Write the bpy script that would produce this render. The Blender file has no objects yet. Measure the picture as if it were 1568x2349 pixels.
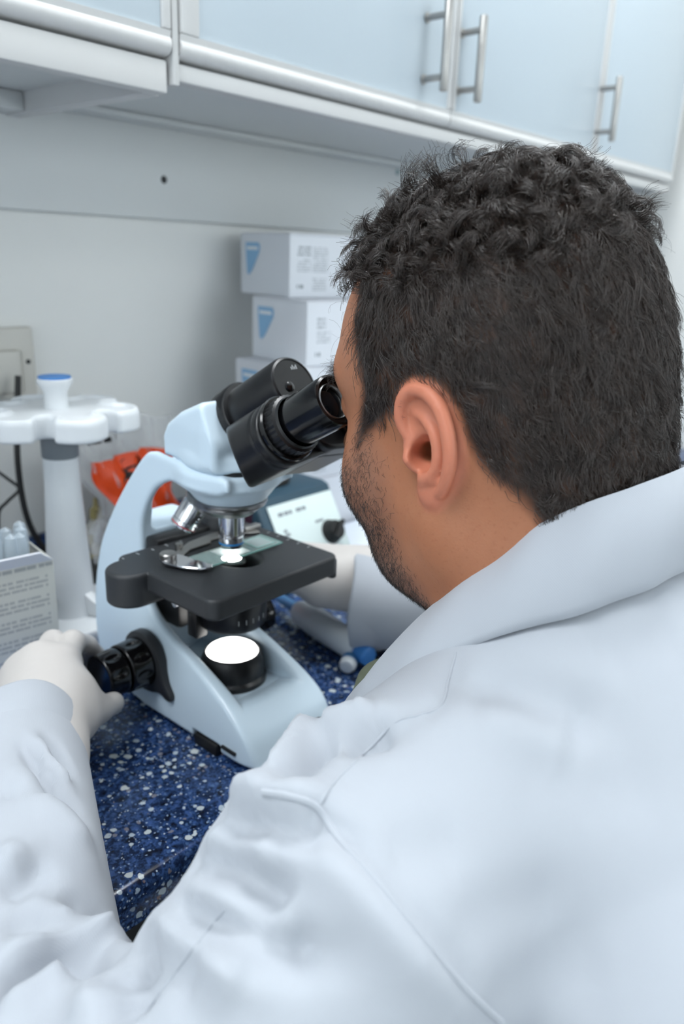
import bpy, bmesh, math, random
import numpy as np
from mathutils import Vector, Matrix

random.seed(7)
rng = np.random.default_rng(11)
scene = bpy.context.scene
COL = scene.collection
PI = math.pi
ZC = 0.90                      # height of the worktop; most heights below are given above it

# ------------------------------------------------------------------ camera
FPX, IMG_W, IMG_H = 1797.0, 1568.0, 2349.0
HEAD, PITCH, ROLL = math.radians(49.5), math.radians(18.2), math.radians(2.2)
CAM = np.array([0.0, 0.0, ZC + 0.38])
_fw = np.array([math.sin(HEAD) * math.cos(PITCH), math.cos(HEAD) * math.cos(PITCH), -math.sin(PITCH)])
_r0 = np.array([math.cos(HEAD), -math.sin(HEAD), 0.0])
_u0 = np.cross(_r0, _fw)
_rt = math.cos(ROLL) * _r0 + math.sin(ROLL) * _u0
_up = -math.sin(ROLL) * _r0 + math.cos(ROLL) * _u0
cam_data = bpy.data.cameras.new('camera')
cam = bpy.data.objects.new('camera', cam_data)
COL.objects.link(cam)
M = Matrix.Identity(4)
for i in range(3):
    M[i][0], M[i][1], M[i][2], M[i][3] = _rt[i], _up[i], -_fw[i], CAM[i]
cam.matrix_world = M
cam_data.sensor_fit = 'VERTICAL'
cam_data.sensor_height = 36.0
cam_data.lens = 36.0 * FPX / IMG_H
cam_data.clip_start = 0.01
cam_data.dof.use_dof = True
cam_data.dof.focus_distance = 0.43
cam_data.dof.aperture_fstop = 6.5
scene.camera = cam

# ------------------------------------------------------------------ world, exposure
world = bpy.data.worlds.new('world')
scene.world = world
world.use_nodes = True
world.node_tree.nodes['Background'].inputs[0].default_value = (0.75, 0.85, 1.0, 1)
world.node_tree.nodes['Background'].inputs[1].default_value = 0.6
# light paths: enough bounces for a white room
scene.cycles.max_bounces = 6
scene.cycles.diffuse_bounces = 4
scene.cycles.adaptive_threshold = 0.06
scene.cycles.glossy_bounces = 3
scene.cycles.transmission_bounces = 4
scene.cycles.transparent_max_bounces = 8
scene.cycles.use_light_tree = False
scene.cycles.caustics_reflective = False
scene.cycles.caustics_refractive = False
vs = scene.view_settings
vs.view_transform = 'Standard'
vs.look = 'None'
vs.gamma = 1.0
vs.use_curve_mapping = False
vs.exposure = -0.10

# ceiling luminaires (the lamps themselves are built with their fixtures, see ceiling_light below)
LAMP_COLOR = (0.95, 0.98, 1.0)
LAMPS = [(-0.45, 0.36, 11.0), (-1.3, 0.36, 9.0), (0.92, 0.38, 16.0), (1.3, -1.5, 7.0), (1.3, -2.7, 5.0)]
WINDOW_FILL_LEFT = 6.0           # the same for the one added in the left wall
WINDOW_FILL = 17.0                # soft fill from an opening added in the wall behind the camera

# ------------------------------------------------------------------ materials
MATS = {}
def lin(c):
    return tuple(((v / 255.0) / 12.92 if v / 255.0 <= 0.04045 else ((v / 255.0 + 0.055) / 1.055) ** 2.4) for v in c)

class NT:
    """small helper around a node tree"""
    def __init__(self, name):
        self.m = bpy.data.materials.new(name)
        self.m.use_nodes = True
        self.t = self.m.node_tree
        self.b = self.t.nodes['Principled BSDF']
        MATS[name] = self.m
    def n(self, typ, **kw):
        nd = self.t.nodes.new(typ)
        for k, v in kw.items():
            setattr(nd, k, v)
        return nd
    def link(self, a, b):
        self.t.links.new(a, b)
    def put(self, sock, v):
        if hasattr(v, 'links'):
            self.link(v, sock)
        elif v is not None:
            sock.default_value = v
    def math(self, op, a, b=None, c=None, clamp=False):
        nd = self.n('ShaderNodeMath', operation=op, use_clamp=clamp)
        for i, v in enumerate((a, b, c)):
            self.put(nd.inputs[i], v)
        return nd.outputs[0]
    def mix(self, f, a, b):
        nd = self.n('ShaderNodeMix', data_type='RGBA')
        self.put(nd.inputs[0], f)
        for s, v in ((nd.inputs[6], a), (nd.inputs[7], b)):
            if isinstance(v, tuple):
                v = v if len(v) == 4 else v + (1,)
            self.put(s, v)
        return nd.outputs[2]
    def coord(self, which='Object'):
        return self.n('ShaderNodeTexCoord').outputs[which]
    def noise(self, vec, scale, detail=3, rough=0.5):
        nd = self.n('ShaderNodeTexNoise')
        self.put(nd.inputs['Vector'], vec)
        nd.inputs['Scale'].default_value = scale
        nd.inputs['Detail'].default_value = detail
        nd.inputs['Roughness'].default_value = rough
        return nd.outputs['Fac']
    def vor(self, vec, scale, feature='F1', rand=1.0):
        nd = self.n('ShaderNodeTexVoronoi', feature=feature)
        self.put(nd.inputs['Vector'], vec)
        nd.inputs['Scale'].default_value = scale
        nd.inputs['Randomness'].default_value = rand
        return nd
    def ramp(self, f, lo, hi):
        nd = self.n('ShaderNodeMapRange')
        nd.interpolation_type = 'SMOOTHSTEP'
        self.put(nd.inputs[0], f)
        nd.inputs[1].default_value = lo
        nd.inputs[2].default_value = hi
        return nd.outputs[0]
    def bump(self, h, strength=0.2, dist=0.001):
        nd = self.n('ShaderNodeBump')
        self.put(nd.inputs['Height'], h)
        nd.inputs['Strength'].default_value = strength
        nd.inputs['Distance'].default_value = dist
        self.link(nd.outputs[0], self.b.inputs['Normal'])
        return nd
    def sep(self, vec):
        nd = self.n('ShaderNodeSeparateXYZ')
        self.put(nd.inputs[0], vec)
        return nd.outputs

def plain(name, rgb, rough=0.5, metal=0.0, var=0.04, vscale=30.0, bump=0.0, bscale=400.0, coat=0.0, spec=0.5, raw=False):
    """a procedural material: base colour with slight noise variation and fine relief"""
    nt = NT(name)
    c = rgb if raw else lin(rgb)
    co = nt.coord()
    f = nt.noise(co, vscale, 1)
    lo = tuple(max(0, v * (1 - var)) for v in c)
    hi = tuple(min(1, v * (1 + var)) for v in c)
    nt.link(nt.mix(f, lo, hi), nt.b.inputs['Base Color'])
    nt.b.inputs['Roughness'].default_value = rough
    nt.b.inputs['Metallic'].default_value = metal
    nt.b.inputs['Coat Weight'].default_value = coat
    nt.b.inputs['Specular IOR Level'].default_value = spec
    if bump > 0:
        nt.bump(nt.noise(co, bscale, 2), bump, 0.0004)
    return nt.m

plain('wall_paint', (230, 231, 228), 0.6, bump=0.08, bscale=160, var=0.02, vscale=4)
plain('ceiling_paint', (238, 240, 242), 0.8, bump=0.1, bscale=90)
plain('floor_vinyl', (186, 190, 194), 0.45, var=0.1, vscale=14)
plain('panel_white', (216, 219, 218), 0.45, var=0.02, vscale=6, bump=0.05, bscale=120)
plain('cabinet_white', (212, 212, 211), 0.38, var=0.015, vscale=8)
plain('door_blue', (196, 208, 216), 0.28, var=0.012, vscale=5, bump=0.03, bscale=300, spec=0.4)
plain('gap_dark', (92, 94, 98), 0.7)
plain('steel_brushed', (170, 168, 165), 0.32, metal=1.0, var=0.08, vscale=300)
plain('chrome', (215, 216, 220), 0.1, metal=1.0, var=0.02)
plain('chrome_dull', (150, 150, 150), 0.3, metal=1.0, var=0.05, vscale=200)
plain('plastic_white', (225, 229, 232), 0.35, var=0.015)
plain('plastic_cream', (205, 203, 195), 0.45, var=0.02)
plain('plastic_grey', (120, 126, 132), 0.5)
plain('scope_white', (206, 224, 237), 0.3, var=0.012, vscale=12, bump=0.03, bscale=900)
plain('scope_black', (20, 20, 22), 0.33, var=0.08, bump=0.05, bscale=1500)
plain('scope_black_gloss', (11, 11, 13), 0.16, var=0.05)
plain('scope_black_matt', (44, 46, 49), 0.5, var=0.05, bump=0.12, bscale=2200)
plain('rubber_black', (14, 14, 15), 0.55)
plain('cable_black', (22, 22, 22), 0.45)
plain('screw_dark', (38, 40, 42), 0.5)
plain('screw_teal', (130, 156, 160), 0.5)
plain('cardboard_white', (222, 224, 230), 0.5, var=0.015, vscale=6)
plain('logo_blue', (138, 184, 220), 0.5)
plain('paper_line', (236, 240, 244), 0.6)
plain('blue_bright', (18, 92, 168), 0.4, var=0.06)
plain('blue_cap', (64, 132, 204), 0.45)
plain('orange_label', (232, 74, 12), 0.45, var=0.1, vscale=18)
plain('ink_black', (14, 14, 14), 0.5)
plain('ink_grey', (128, 134, 140), 0.6)
plain('device_teal', (38, 68, 84), 0.42, var=0.06)
plain('device_panel', (212, 226, 224), 0.4, var=0.01)
plain('device_maroon', (52, 22, 40), 0.2, var=0.2)
plain('pipette_blue', (70, 122, 170), 0.4)
plain('yellow_cap', (176, 162, 108), 0.5)
plain('mark_white', (190, 194, 196), 0.6)
plain('ring_red', (176, 44, 52), 0.4)
plain('ring_blue', (40, 130, 196), 0.4)
plain('ring_yellow', (206, 180, 60), 0.4)
plain('brass', (190, 150, 70), 0.3, metal=1.0)
plain('trouser_cloth', (40, 44, 54), 0.85, bump=0.2, bscale=900)
plain('shirt_olive', (98, 104, 86), 0.9, var=0.12, vscale=120, bump=0.6, bscale=1400)
plain('stool_vinyl', (30, 32, 36), 0.5)
plain('paper_white', (224, 232, 242), 0.6)
plain('lamp_frame', (235, 236, 238), 0.4)

def emis(name, rgb, strength):
    nt = NT(name)
    nt.b.inputs['Base Color'].default_value = rgb + (1,)
    nt.b.inputs['Emission Color'].default_value = rgb + (1,)
    nt.b.inputs['Emission Strength'].default_value = strength
emis('lamp_diffuser', LAMP_COLOR, 3.0)
emis('fill_pane', (.85, .94, 1.0), 1.5)  # self-lit pane of the added windows
plain('knee_shade', (26, 28, 32), .6)  # near-black colour that stands in for shade in the knee space
for _n in ('lamp_diffuser', 'fill_pane'):
    MATS[_n].cycles.emission_sampling = 'NONE'      # the area lamps behind them carry the light
emis('lens_light', (1.0, 0.98, 0.95), 5.0)
emis('condenser_glow', (1.0, 0.98, 0.95), 14.0)  # glow given to the condenser lens in place of passing lamp light

def glass(name, rgb, rough=0.02, alpha=0.25, ior=1.5):
    nt = NT(name)
    nt.b.inputs['Base Color'].default_value = lin(rgb) + (1,)
    nt.b.inputs['Roughness'].default_value = rough
    nt.b.inputs['IOR'].default_value = ior
    nt.b.inputs['Alpha'].default_value = alpha
glass('slide_glass', (196, 226, 222), 0.03, 0.32)
glass('slide_edge', (150, 205, 196), 0.1, 0.8)
glass('cover_glass', (206, 222, 222), 0.05, 0.45)
glass('clear_plastic', (222, 224, 226), 0.22, 0.3)
glass('clear_tube', (205, 218, 228), 0.12, 0.38)
glass('lens_glass', (18, 20, 24), 0.02, 1.0)

def m_film():
    nt = NT('glow_film')  # translucent film added to catch the condenser glow
    nt.b.inputs['Base Color'].default_value = (.9, .93, .95, 1)
    nt.b.inputs['Roughness'].default_value = .35
    nt.b.inputs['Transmission Weight'].default_value = .25
    tr = nt.n('ShaderNodeBsdfTranslucent'); tr.inputs[0].default_value = (.9, .93, .95, 1)
    tp = nt.n('ShaderNodeBsdfTransparent')
    m1 = nt.n('ShaderNodeMixShader'); m1.inputs[0].default_value = .5
    m2 = nt.n('ShaderNodeMixShader'); m2.inputs[0].default_value = .5
    nt.link(nt.b.outputs[0], m1.inputs[1]); nt.link(tr.outputs[0], m1.inputs[2])
    nt.link(m1.outputs[0], m2.inputs[1]); nt.link(tp.outputs[0], m2.inputs[2])
    nt.link(m2.outputs[0], nt.t.nodes['Material Output'].inputs[0])
m_film()

def m_counter():
    nt = NT('counter_terrazzo')
    co = nt.coord()
    warp = nt.n('ShaderNodeVectorMath', operation='ADD')
    nz = nt.n('ShaderNodeTexNoise')
    nt.link(co, nz.inputs['Vector'])
    nz.inputs['Scale'].default_value = 160
    sc = nt.n('ShaderNodeVectorMath', operation='SCALE')
    nt.link(nz.outputs['Color'], sc.inputs[0])
    sc.inputs[3].default_value = 0.004
    nt.link(co, warp.inputs[0]); nt.link(sc.outputs[0], warp.inputs[1])
    wv = warp.outputs[0]
    base = nt.mix(nt.ramp(nt.noise(wv, 300, 4, 0.65), 0.38, 0.64), lin((22, 36, 66)), lin((62, 92, 146)))
    base = nt.mix(nt.ramp(nt.noise(wv, 150, 3), 0.52, 0.68), base, lin((18, 26, 46)))
    out = base
    for scale, thr, keep, c1, c2 in ((330, 0.36, 0.70, (96, 124, 166), (66, 94, 138)),
                                    (210, 0.26, 0.86, (120, 98, 96), (140, 156, 176)),
                                    (170, 0.33, 0.80, (214, 222, 224), (150, 172, 196)),
                                    (125, 0.30, 0.86, (232, 234, 228), (196, 206, 210)),
                                    (480, 0.32, 0.80, (200, 214, 228), (140, 164, 196))):
        v = nt.vor(wv, scale)
        rs = nt.sep(v.outputs['Color'])
        k = nt.math('GREATER_THAN', rs[0], keep)
        rad = nt.math('MULTIPLY', nt.math('ADD', rs[1], 0.45), thr)
        f = nt.math('MULTIPLY', nt.math('LESS_THAN', v.outputs['Distance'], rad), k)
        out = nt.mix(f, out, nt.mix(rs[2], lin(c1), lin(c2)))
    nt.link(out, nt.b.inputs['Base Color'])
    nt.b.inputs['Roughness'].default_value = 0.22
    nt.b.inputs['Specular IOR Level'].default_value = 0.4
m_counter()

def m_print(name, base, rects, ink=(120, 126, 130), axis=(0, 2), rough=0.5):
    """paper with flat print: rects = (u0,u1,v0,v1,line pitch,darkness) in object space along two axes"""
    nt = NT(name)
    s = nt.sep(nt.coord())
    u, v = s[axis[0]], s[axis[1]]
    cc = nt.n('ShaderNodeCombineXYZ')
    nt.link(u, cc.inputs[0])
    tot = None
    for (u0, u1, v0, v1, pitch, dark) in rects:
        a = nt.math('MULTIPLY', nt.math('GREATER_THAN', u, u0), nt.math('LESS_THAN', u, u1))
        b = nt.math('MULTIPLY', nt.math('GREATER_THAN', v, v0), nt.math('LESS_THAN', v, v1))
        row = nt.math('DIVIDE', nt.math('SUBTRACT', v, v0), pitch)
        fr = nt.math('FRACT', row)
        ln = nt.math('MULTIPLY', nt.math('GREATER_THAN', fr, 0.25), nt.math('LESS_THAN', fr, 0.8))
        cv = nt.n('ShaderNodeCombineXYZ')
        nt.link(nt.math('MULTIPLY', u, 0.55 / pitch), cv.inputs[0])
        nt.link(nt.math('MULTIPLY', nt.math('FLOOR', row), 7.31), cv.inputs[1])
        w = nt.math('GREATER_THAN', nt.noise(cv.outputs[0], 2.2, 1), 0.42)
        f = nt.math('MULTIPLY', nt.math('MULTIPLY', a, b), nt.math('MULTIPLY', ln, w))
        f = nt.math('MULTIPLY', f, dark)
        tot = f if tot is None else nt.math('MAXIMUM', tot, f)
    nt.link(nt.mix(tot, lin(base), lin(ink)), nt.b.inputs['Base Color'])
    nt.b.inputs['Roughness'].default_value = rough
m_print('carton_print', (208, 208, 200), [(-.045, .045, .112, .117, .006, .9)] + [(-.045, .04, z, z + .0125, .0042, .75) for z in (.094, .076, .058, .040, .022, .006)], ink=(158, 160, 160))
for _q, (_r) in enumerate([[(.012, .034, .052, .066, .0045, .8), (.012, .034, .032, .050, .0035, .5), (.037, .062, .032, .064, .003, .55), (.012, .022, .010, .018, .008, 1.0), (.037, .06, .008, .026, .0035, .5)],
                           [(.016, .03, .046, .062, .005, .7), (.016, .038, .028, .044, .004, .5), (.014, .022, .010, .020, .009, 1.0)]]):
    m_print('box_print_%d' % _q, (222, 226, 232), _r, ink=(118, 128, 134))

# ------------------------------------------------------------------ object helpers
def tag(o, label=None, cat=None, group=None, kind=None):
    if label: o['label'] = label
    if cat: o['category'] = cat
    if group: o['group'] = group
    if kind: o['kind'] = kind
    return o

def empty(name, loc=(0, 0, 0), rz=0.0, label=None, cat=None, group=None):
    o = bpy.data.objects.new(name, None)
    o.empty_display_size = 0.02
    COL.objects.link(o)
    o.location = loc
    o.rotation_euler = (0, 0, rz)
    return tag(o, label, cat, group)

def mobj(name, verts, faces, mat, parent=None, smooth=True, loc=None, angle=None):
    me = bpy.data.meshes.new(name)
    verts = np.asarray(verts, dtype=np.float32)
    if isinstance(faces, np.ndarray):
        n, k = faces.shape
        me.vertices.add(len(verts)); me.vertices.foreach_set('co', verts.ravel())
        me.loops.add(n * k); me.loops.foreach_set('vertex_index', faces.astype(np.int32).ravel())
        me.polygons.add(n)
        me.polygons.foreach_set('loop_start', np.arange(0, n * k, k, dtype=np.int32))
        me.update(calc_edges=True)
    else:
        me.from_pydata([tuple(map(float, v)) for v in verts], [], faces)
    me.materials.append(MATS[mat])
    if smooth:
        me.polygons.foreach_set('use_smooth', np.ones(len(me.polygons), dtype=bool))
    me.update()
    if angle is not None:
        me.set_sharp_from_angle(angle=math.radians(angle))
    o = bpy.data.objects.new(name, me)
    COL.objects.link(o)
    if parent: o.parent = parent
    if loc is not None: o.location = loc
    return o

class MB:
    """collects shapes of ONE part and links them as one mesh"""
    def __init__(self): self.v, self.f = [], []
    def add(self, vs, fs, M=None):
        o = len(self.v)
        for p in vs:
            p = Vector(p)
            self.v.append(tuple(M @ p) if M is not None else tuple(p))
        self.f += [tuple(i + o for i in f) for f in fs]
        return self
    def box(self, lo, hi, bev=0.0, seg=2, M=None):
        bm = bmesh.new()
        bmesh.ops.create_cube(bm, size=1.0)
        for v in bm.verts:
            v.co = Vector([(lo[i] + hi[i]) / 2 + v.co[i] * (hi[i] - lo[i]) for i in range(3)])
        if bev > 0:
            bmesh.ops.bevel(bm, geom=list(bm.edges), offset=bev, segments=seg, profile=0.5, affect='EDGES')
        return self._bm(bm, M)
    def _bm(self, bm, M=None):
        bm.verts.index_update()
        self.add([v.co.copy() for v in bm.verts], [tuple(v.index for v in f.verts) for f in bm.faces], M)
        bm.free()
        return self
    def prism(self, poly, a0, a1, axis=2, bev=0.0, seg=2, M=None):
        """extrude a polygon (list of 2D points, counter-clockwise) along an axis"""
        bm = bmesh.new()
        def p3(p, h):
            if axis == 2: return (p[0], p[1], h)
            if axis == 0: return (h, p[0], p[1])
            return (p[0], h, p[1])
        va = [bm.verts.new(p3(p, a0)) for p in poly]
        vb = [bm.verts.new(p3(p, a1)) for p in poly]
        n = len(poly)
        fa = bm.faces.new(va[::-1]); fb = bm.faces.new(vb)
        for i in range(n):
            bm.faces.new((va[i], va[(i + 1) % n], vb[(i + 1) % n], vb[i]))
        bmesh.ops.recalc_face_normals(bm, faces=list(bm.faces))
        if bev > 0:
            es = [e for e in bm.edges if e in fa.edges or e in fb.edges] if False else list(set(fa.edges) | set(fb.edges))
            bmesh.ops.bevel(bm, geom=es, offset=bev, segments=seg, profile=0.5, affect='EDGES')
        return self._bm(bm, M)
    def lathe(self, prof, seg=32, M=None, cap=True):
        """profile of (r, z) turned about z"""
        vs, fs = [], []
        for r, z in prof:
            for k in range(seg):
                a = 2 * PI * k / seg
                vs.append((r * math.cos(a), r * math.sin(a), z))
        for i in range(len(prof) - 1):
            for k in range(seg):
                k2 = (k + 1) % seg
                fs.append((i * seg + k, i * seg + k2, (i + 1) * seg + k2, (i + 1) * seg + k))
        if cap:
            if prof[0][0] > 1e-6: fs.append(tuple(range(seg))[::-1])
            if prof[-1][0] > 1e-6: fs.append(tuple((len(prof) - 1) * seg + k for k in range(seg)))
        return self.add(vs, fs, M)
    def tube(self, pts, rad, seg=10, M=None):
        pts = [Vector(p) for p in pts]
        n = len(pts)
        rads = rad if isinstance(rad, (list, tuple)) else [rad] * n
        vs, fs = [], []
        t0 = (pts[1] - pts[0]).normalized()
        ref = Vector((0, 0, 1)) if abs(t0.z) < 0.9 else Vector((1, 0, 0))
        u = t0.cross(ref).normalized()
        for i in range(n):
            t = (pts[min(i + 1, n - 1)] - pts[max(i - 1, 0)]).normalized()
            u = (u - t * u.dot(t)).normalized()
            w = t.cross(u)
            for k in range(seg):
                a = 2 * PI * k / seg
                vs.append(pts[i] + (u * math.cos(a) + w * math.sin(a)) * rads[i])
        for i in range(n - 1):
            for k in range(seg):
                k2 = (k + 1) % seg
                fs.append((i * seg + k, i * seg + k2, (i + 1) * seg + k2, (i + 1) * seg + k))
        fs.append(tuple(range(seg))[::-1]); fs.append(tuple((n - 1) * seg + k for k in range(seg)))
        return self.add(vs, fs, M)
    def build(self, name, mat, parent=None, smooth=True, angle=35, loc=None):
        return mobj(name, self.v, self.f, mat, parent, smooth, loc, angle if smooth else None)

def spline(pts, n=8):
    """Catmull-Rom through points (any dimension)"""
    P = np.array(pts, float)
    P = np.vstack([2 * P[0] - P[1], P, 2 * P[-1] - P[-2]])
    out = []
    for i in range(1, len(P) - 2):
        for k in range(n):
            t = k / n
            a, b, c, d = P[i - 1], P[i], P[i + 1], P[i + 2]
            out.append(0.5 * ((2 * b) + (-a + c) * t + (2 * a - 5 * b + 4 * c - d) * t * t + (-a + 3 * b - 3 * c + d) * t ** 3))
    out.append(P[-2])
    return np.array(out)

def axis_M(origin, zdir, xdir=None):
    """matrix whose z axis points along zdir"""
    z = Vector(zdir).normalized()
    x = Vector(xdir) if xdir is not None else (Vector((0, 0, 1)) if abs(z.z) < 0.9 else Vector((1, 0, 0)))
    x = (x - z * x.dot(z)).normalized()
    y = z.cross(x)
    R = Matrix((x, y, z)).transposed().to_4x4()
    return Matrix.Translation(Vector(origin)) @ R

def copy_tree(o, parent=None):
    c = o.copy()
    COL.objects.link(c)
    c.parent = parent
    for ch in list(o.children):
        copy_tree(ch, c)
    return c

def pix(px, py):
    """direction of a photograph pixel, used only to set real 3D positions out"""
    return _fw + _rt * (px - IMG_W / 2) / FPX - _up * (py - IMG_H / 2) / FPX
def at_z(px, py, h):
    d = pix(px, py); return CAM + d * ((ZC + h - CAM[2]) / d[2])
def at_y(px, py, Y):
    d = pix(px, py); return CAM + d * (Y / d[1])
def at_x(px, py, X):
    d = pix(px, py); return CAM + d * (X / d[0])

# ------------------------------------------------------------------ implicit surfaces (for castings, skin and cloth)
def smin(a, b, k):
    h = np.clip(0.5 + 0.5 * (b - a) / k, 0, 1)
    return b + (a - b) * h - k * h * (1 - h)
def smax(a, b, k):
    return -smin(-a, -b, k)
def sd_sphere(P, c, r):
    return np.linalg.norm(P - np.asarray(c, np.float32), axis=1) - r
def sd_ell(P, c, r, R=None):
    Q = P - np.asarray(c, np.float32)
    if R is not None: Q = Q @ np.asarray(R, np.float32)
    r = np.asarray(r, np.float32)
    k0 = np.linalg.norm(Q / r, axis=1)
    k1 = np.linalg.norm(Q / (r * r), axis=1)
    return k0 * (k0 - 1.0) / np.maximum(k1, 1e-6)
def sd_cone(P, a, b, ra, rb):
    a = np.asarray(a, np.float32); b = np.asarray(b, np.float32)
    ab = b - a
    t = np.clip(((P - a) @ ab) / max(float(ab @ ab), 1e-12), 0, 1)
    return np.linalg.norm(P - (a + t[:, None] * ab), axis=1) - (ra + (rb - ra) * t)
def sd_chain(P, pts, rad, k=0.0):
    d = None
    for i in range(len(pts) - 1):
        e = sd_cone(P, pts[i], pts[i + 1], rad[i], rad[i + 1])
        d = e if d is None else (np.minimum(d, e) if k == 0 else smin(d, e, k))
    return d
def sd_box(P, c, h, r=0.0, R=None):
    Q = P - np.asarray(c, np.float32)
    if R is not None: Q = Q @ np.asarray(R, np.float32)
    q = np.abs(Q) - (np.asarray(h, np.float32) - r)
    return np.linalg.norm(np.maximum(q, 0), axis=1) + np.minimum(q.max(1), 0) - r
def sd_poly(X, Y, poly):
    """signed distance to a 2D polygon"""
    poly = np.asarray(poly, np.float32)
    d = np.full(X.shape, 1e9, np.float32)
    s = np.ones(X.shape, np.float32)
    n = len(poly)
    j = n - 1
    for i in range(n):
        ex, ey = poly[j] - poly[i]
        wx, wy = X - poly[i, 0], Y - poly[i, 1]
        t = np.clip((wx * ex + wy * ey) / (ex * ex + ey * ey), 0, 1)
        bx, by = wx - ex * t, wy - ey * t
        d = np.minimum(d, bx * bx + by * by)
        c1 = Y >= poly[i, 1]; c2 = Y < poly[j, 1]; c3 = ex * wy > ey * wx
        flip = (c1 & c2 & c3) | (~c1 & ~c2 & ~c3)
        s = np.where(flip, -s, s)
        j = i
    return s * np.sqrt(d)
def sd_ext(d2, dx, r):
    """combine a 2D distance and a slab distance, edges rounded by r"""
    a, b = d2 + r, dx + r
    return np.sqrt(np.maximum(a, 0) ** 2 + np.maximum(b, 0) ** 2) + np.minimum(np.maximum(a, b), 0) - r

_CORN = np.array([(i, j, k) for i in (0, 1) for j in (0, 1) for k in (0, 1)])
_EDGE = [(a, b) for a in range(8) for b in range(a + 1, 8) if np.abs(_CORN[a] - _CORN[b]).sum() == 1]
def sdf_mesh(f, lo, hi, vox, margin=1.6):
    """surface nets over an implicit function; blocks far from the surface are skipped"""
    lo = np.asarray(lo, float); hi = np.asarray(hi, float)
    B = 8
    nb = np.maximum(1, np.ceil((hi - lo) / (vox * B)).astype(int))
    g = np.stack(np.meshgrid(*[np.arange(n) for n in nb], indexing='ij'), -1).reshape(-1, 3)
    cen = (lo + (g * B + (B - 1) / 2.0) * vox).astype(np.float32)
    dc = f(cen)
    act = np.abs(dc) < vox * B * 0.87 * margin
    D = np.repeat(np.repeat(np.repeat(np.where(dc < 0, -1.0, 1.0).astype(np.float32).reshape(nb), B, 0), B, 1), B, 2)
    off = np.stack(np.meshgrid(*[np.arange(B)] * 3, indexing='ij'), -1).reshape(-1, 3)
    ga = g[act]
    for s in range(0, len(ga), 1024):
        idx = (ga[s:s + 1024, None, :] * B + off[None]).reshape(-1, 3)
        D[idx[:, 0], idx[:, 1], idx[:, 2]] = f((lo + idx * vox).astype(np.float32))
    D[D == 0] = 1e-9
    S = D < 0
    cnt = np.zeros(tuple(np.array(S.shape) - 1), np.int8)
    nx, ny, nz = cnt.shape
    for c in _CORN:
        cnt += S[c[0]:c[0] + nx, c[1]:c[1] + ny, c[2]:c[2] + nz]
    cell = np.argwhere((cnt > 0) & (cnt < 8))
    vid = np.full(cnt.shape, -1, np.int32)
    vid[cell[:, 0], cell[:, 1], cell[:, 2]] = np.arange(len(cell))
    cv = np.stack([D[cell[:, 0] + c[0], cell[:, 1] + c[1], cell[:, 2] + c[2]] for c in _CORN], 1)
    acc = np.zeros((len(cell), 3)); num = np.zeros(len(cell))
    for a, b in _EDGE:
        m = (cv[:, a] < 0) != (cv[:, b] < 0)
        t = np.where(m, cv[:, a] / np.where(m, cv[:, a] - cv[:, b], 1), 0)
        acc += np.where(m[:, None], _CORN[a] + t[:, None] * (_CORN[b] - _CORN[a]), 0)
        num += m
    V = lo + (cell + acc / num[:, None]) * vox
    F = []
    for ax in range(3):
        o1, o2 = (ax + 1) % 3, (ax + 2) % 3
        sl0 = [slice(None)] * 3; sl1 = [slice(None)] * 3
        sl0[ax] = slice(0, -1); sl1[ax] = slice(1, None)
        a, b = S[tuple(sl0)], S[tuple(sl1)]
        e = np.argwhere(a != b)
        e = e[(e[:, o1] > 0) & (e[:, o2] > 0) & (e[:, o1] < cnt.shape[o1]) & (e[:, o2] < cnt.shape[o2])]
        inside = a[e[:, 0], e[:, 1], e[:, 2]]
        def cid(d1, d2):
            q = e.copy(); q[:, o1] -= d1; q[:, o2] -= d2
            return vid[q[:, 0], q[:, 1], q[:, 2]]
        q = np.stack([cid(1, 1), cid(0, 1), cid(0, 0), cid(1, 0)], 1)
        q[~inside] = q[~inside][:, ::-1]
        F.append(q)
    F = np.concatenate(F)
    F = F[(F >= 0).all(1)]
    return V.astype(np.float32), F
def rot_x(a):
    c, s = math.cos(a), math.sin(a)
    return np.array([[1, 0, 0], [0, c, -s], [0, s, c]])
# ================================================================== THE ROOM
YW = 0.90          # back wall
XR, XL, YF, ZT = 1.78, -2.4, -3.4, 2.6
def slab(name, lo, hi, mat, bev=0.0):
    b = MB().box(lo, hi, bev)
    o = b.build(name, mat)
    return tag(o, kind='structure')
slab('floor', (XL, YF, -0.05), (XR, YW, 0), 'floor_vinyl')
slab('ceiling', (XL, YF, ZT), (XR, YW, ZT + 0.05), 'ceiling_paint')
slab('wall_back', (XL - .1, YW, -0.05), (XR + .1, YW + 0.1, ZT + .05), 'wall_paint')
slab('wall_right', (XR, YF, -0.05), (XR + 0.1, YW, ZT + .05), 'wall_paint')
slab('wall_left', (XL - 0.1, YF, -0.05), (XL, YW, ZT + .05), 'wall_paint')
slab('wall_front', (XL - .1, YF - 0.1, -0.05), (XR + .1, YF, ZT + .05), 'wall_paint')
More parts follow.
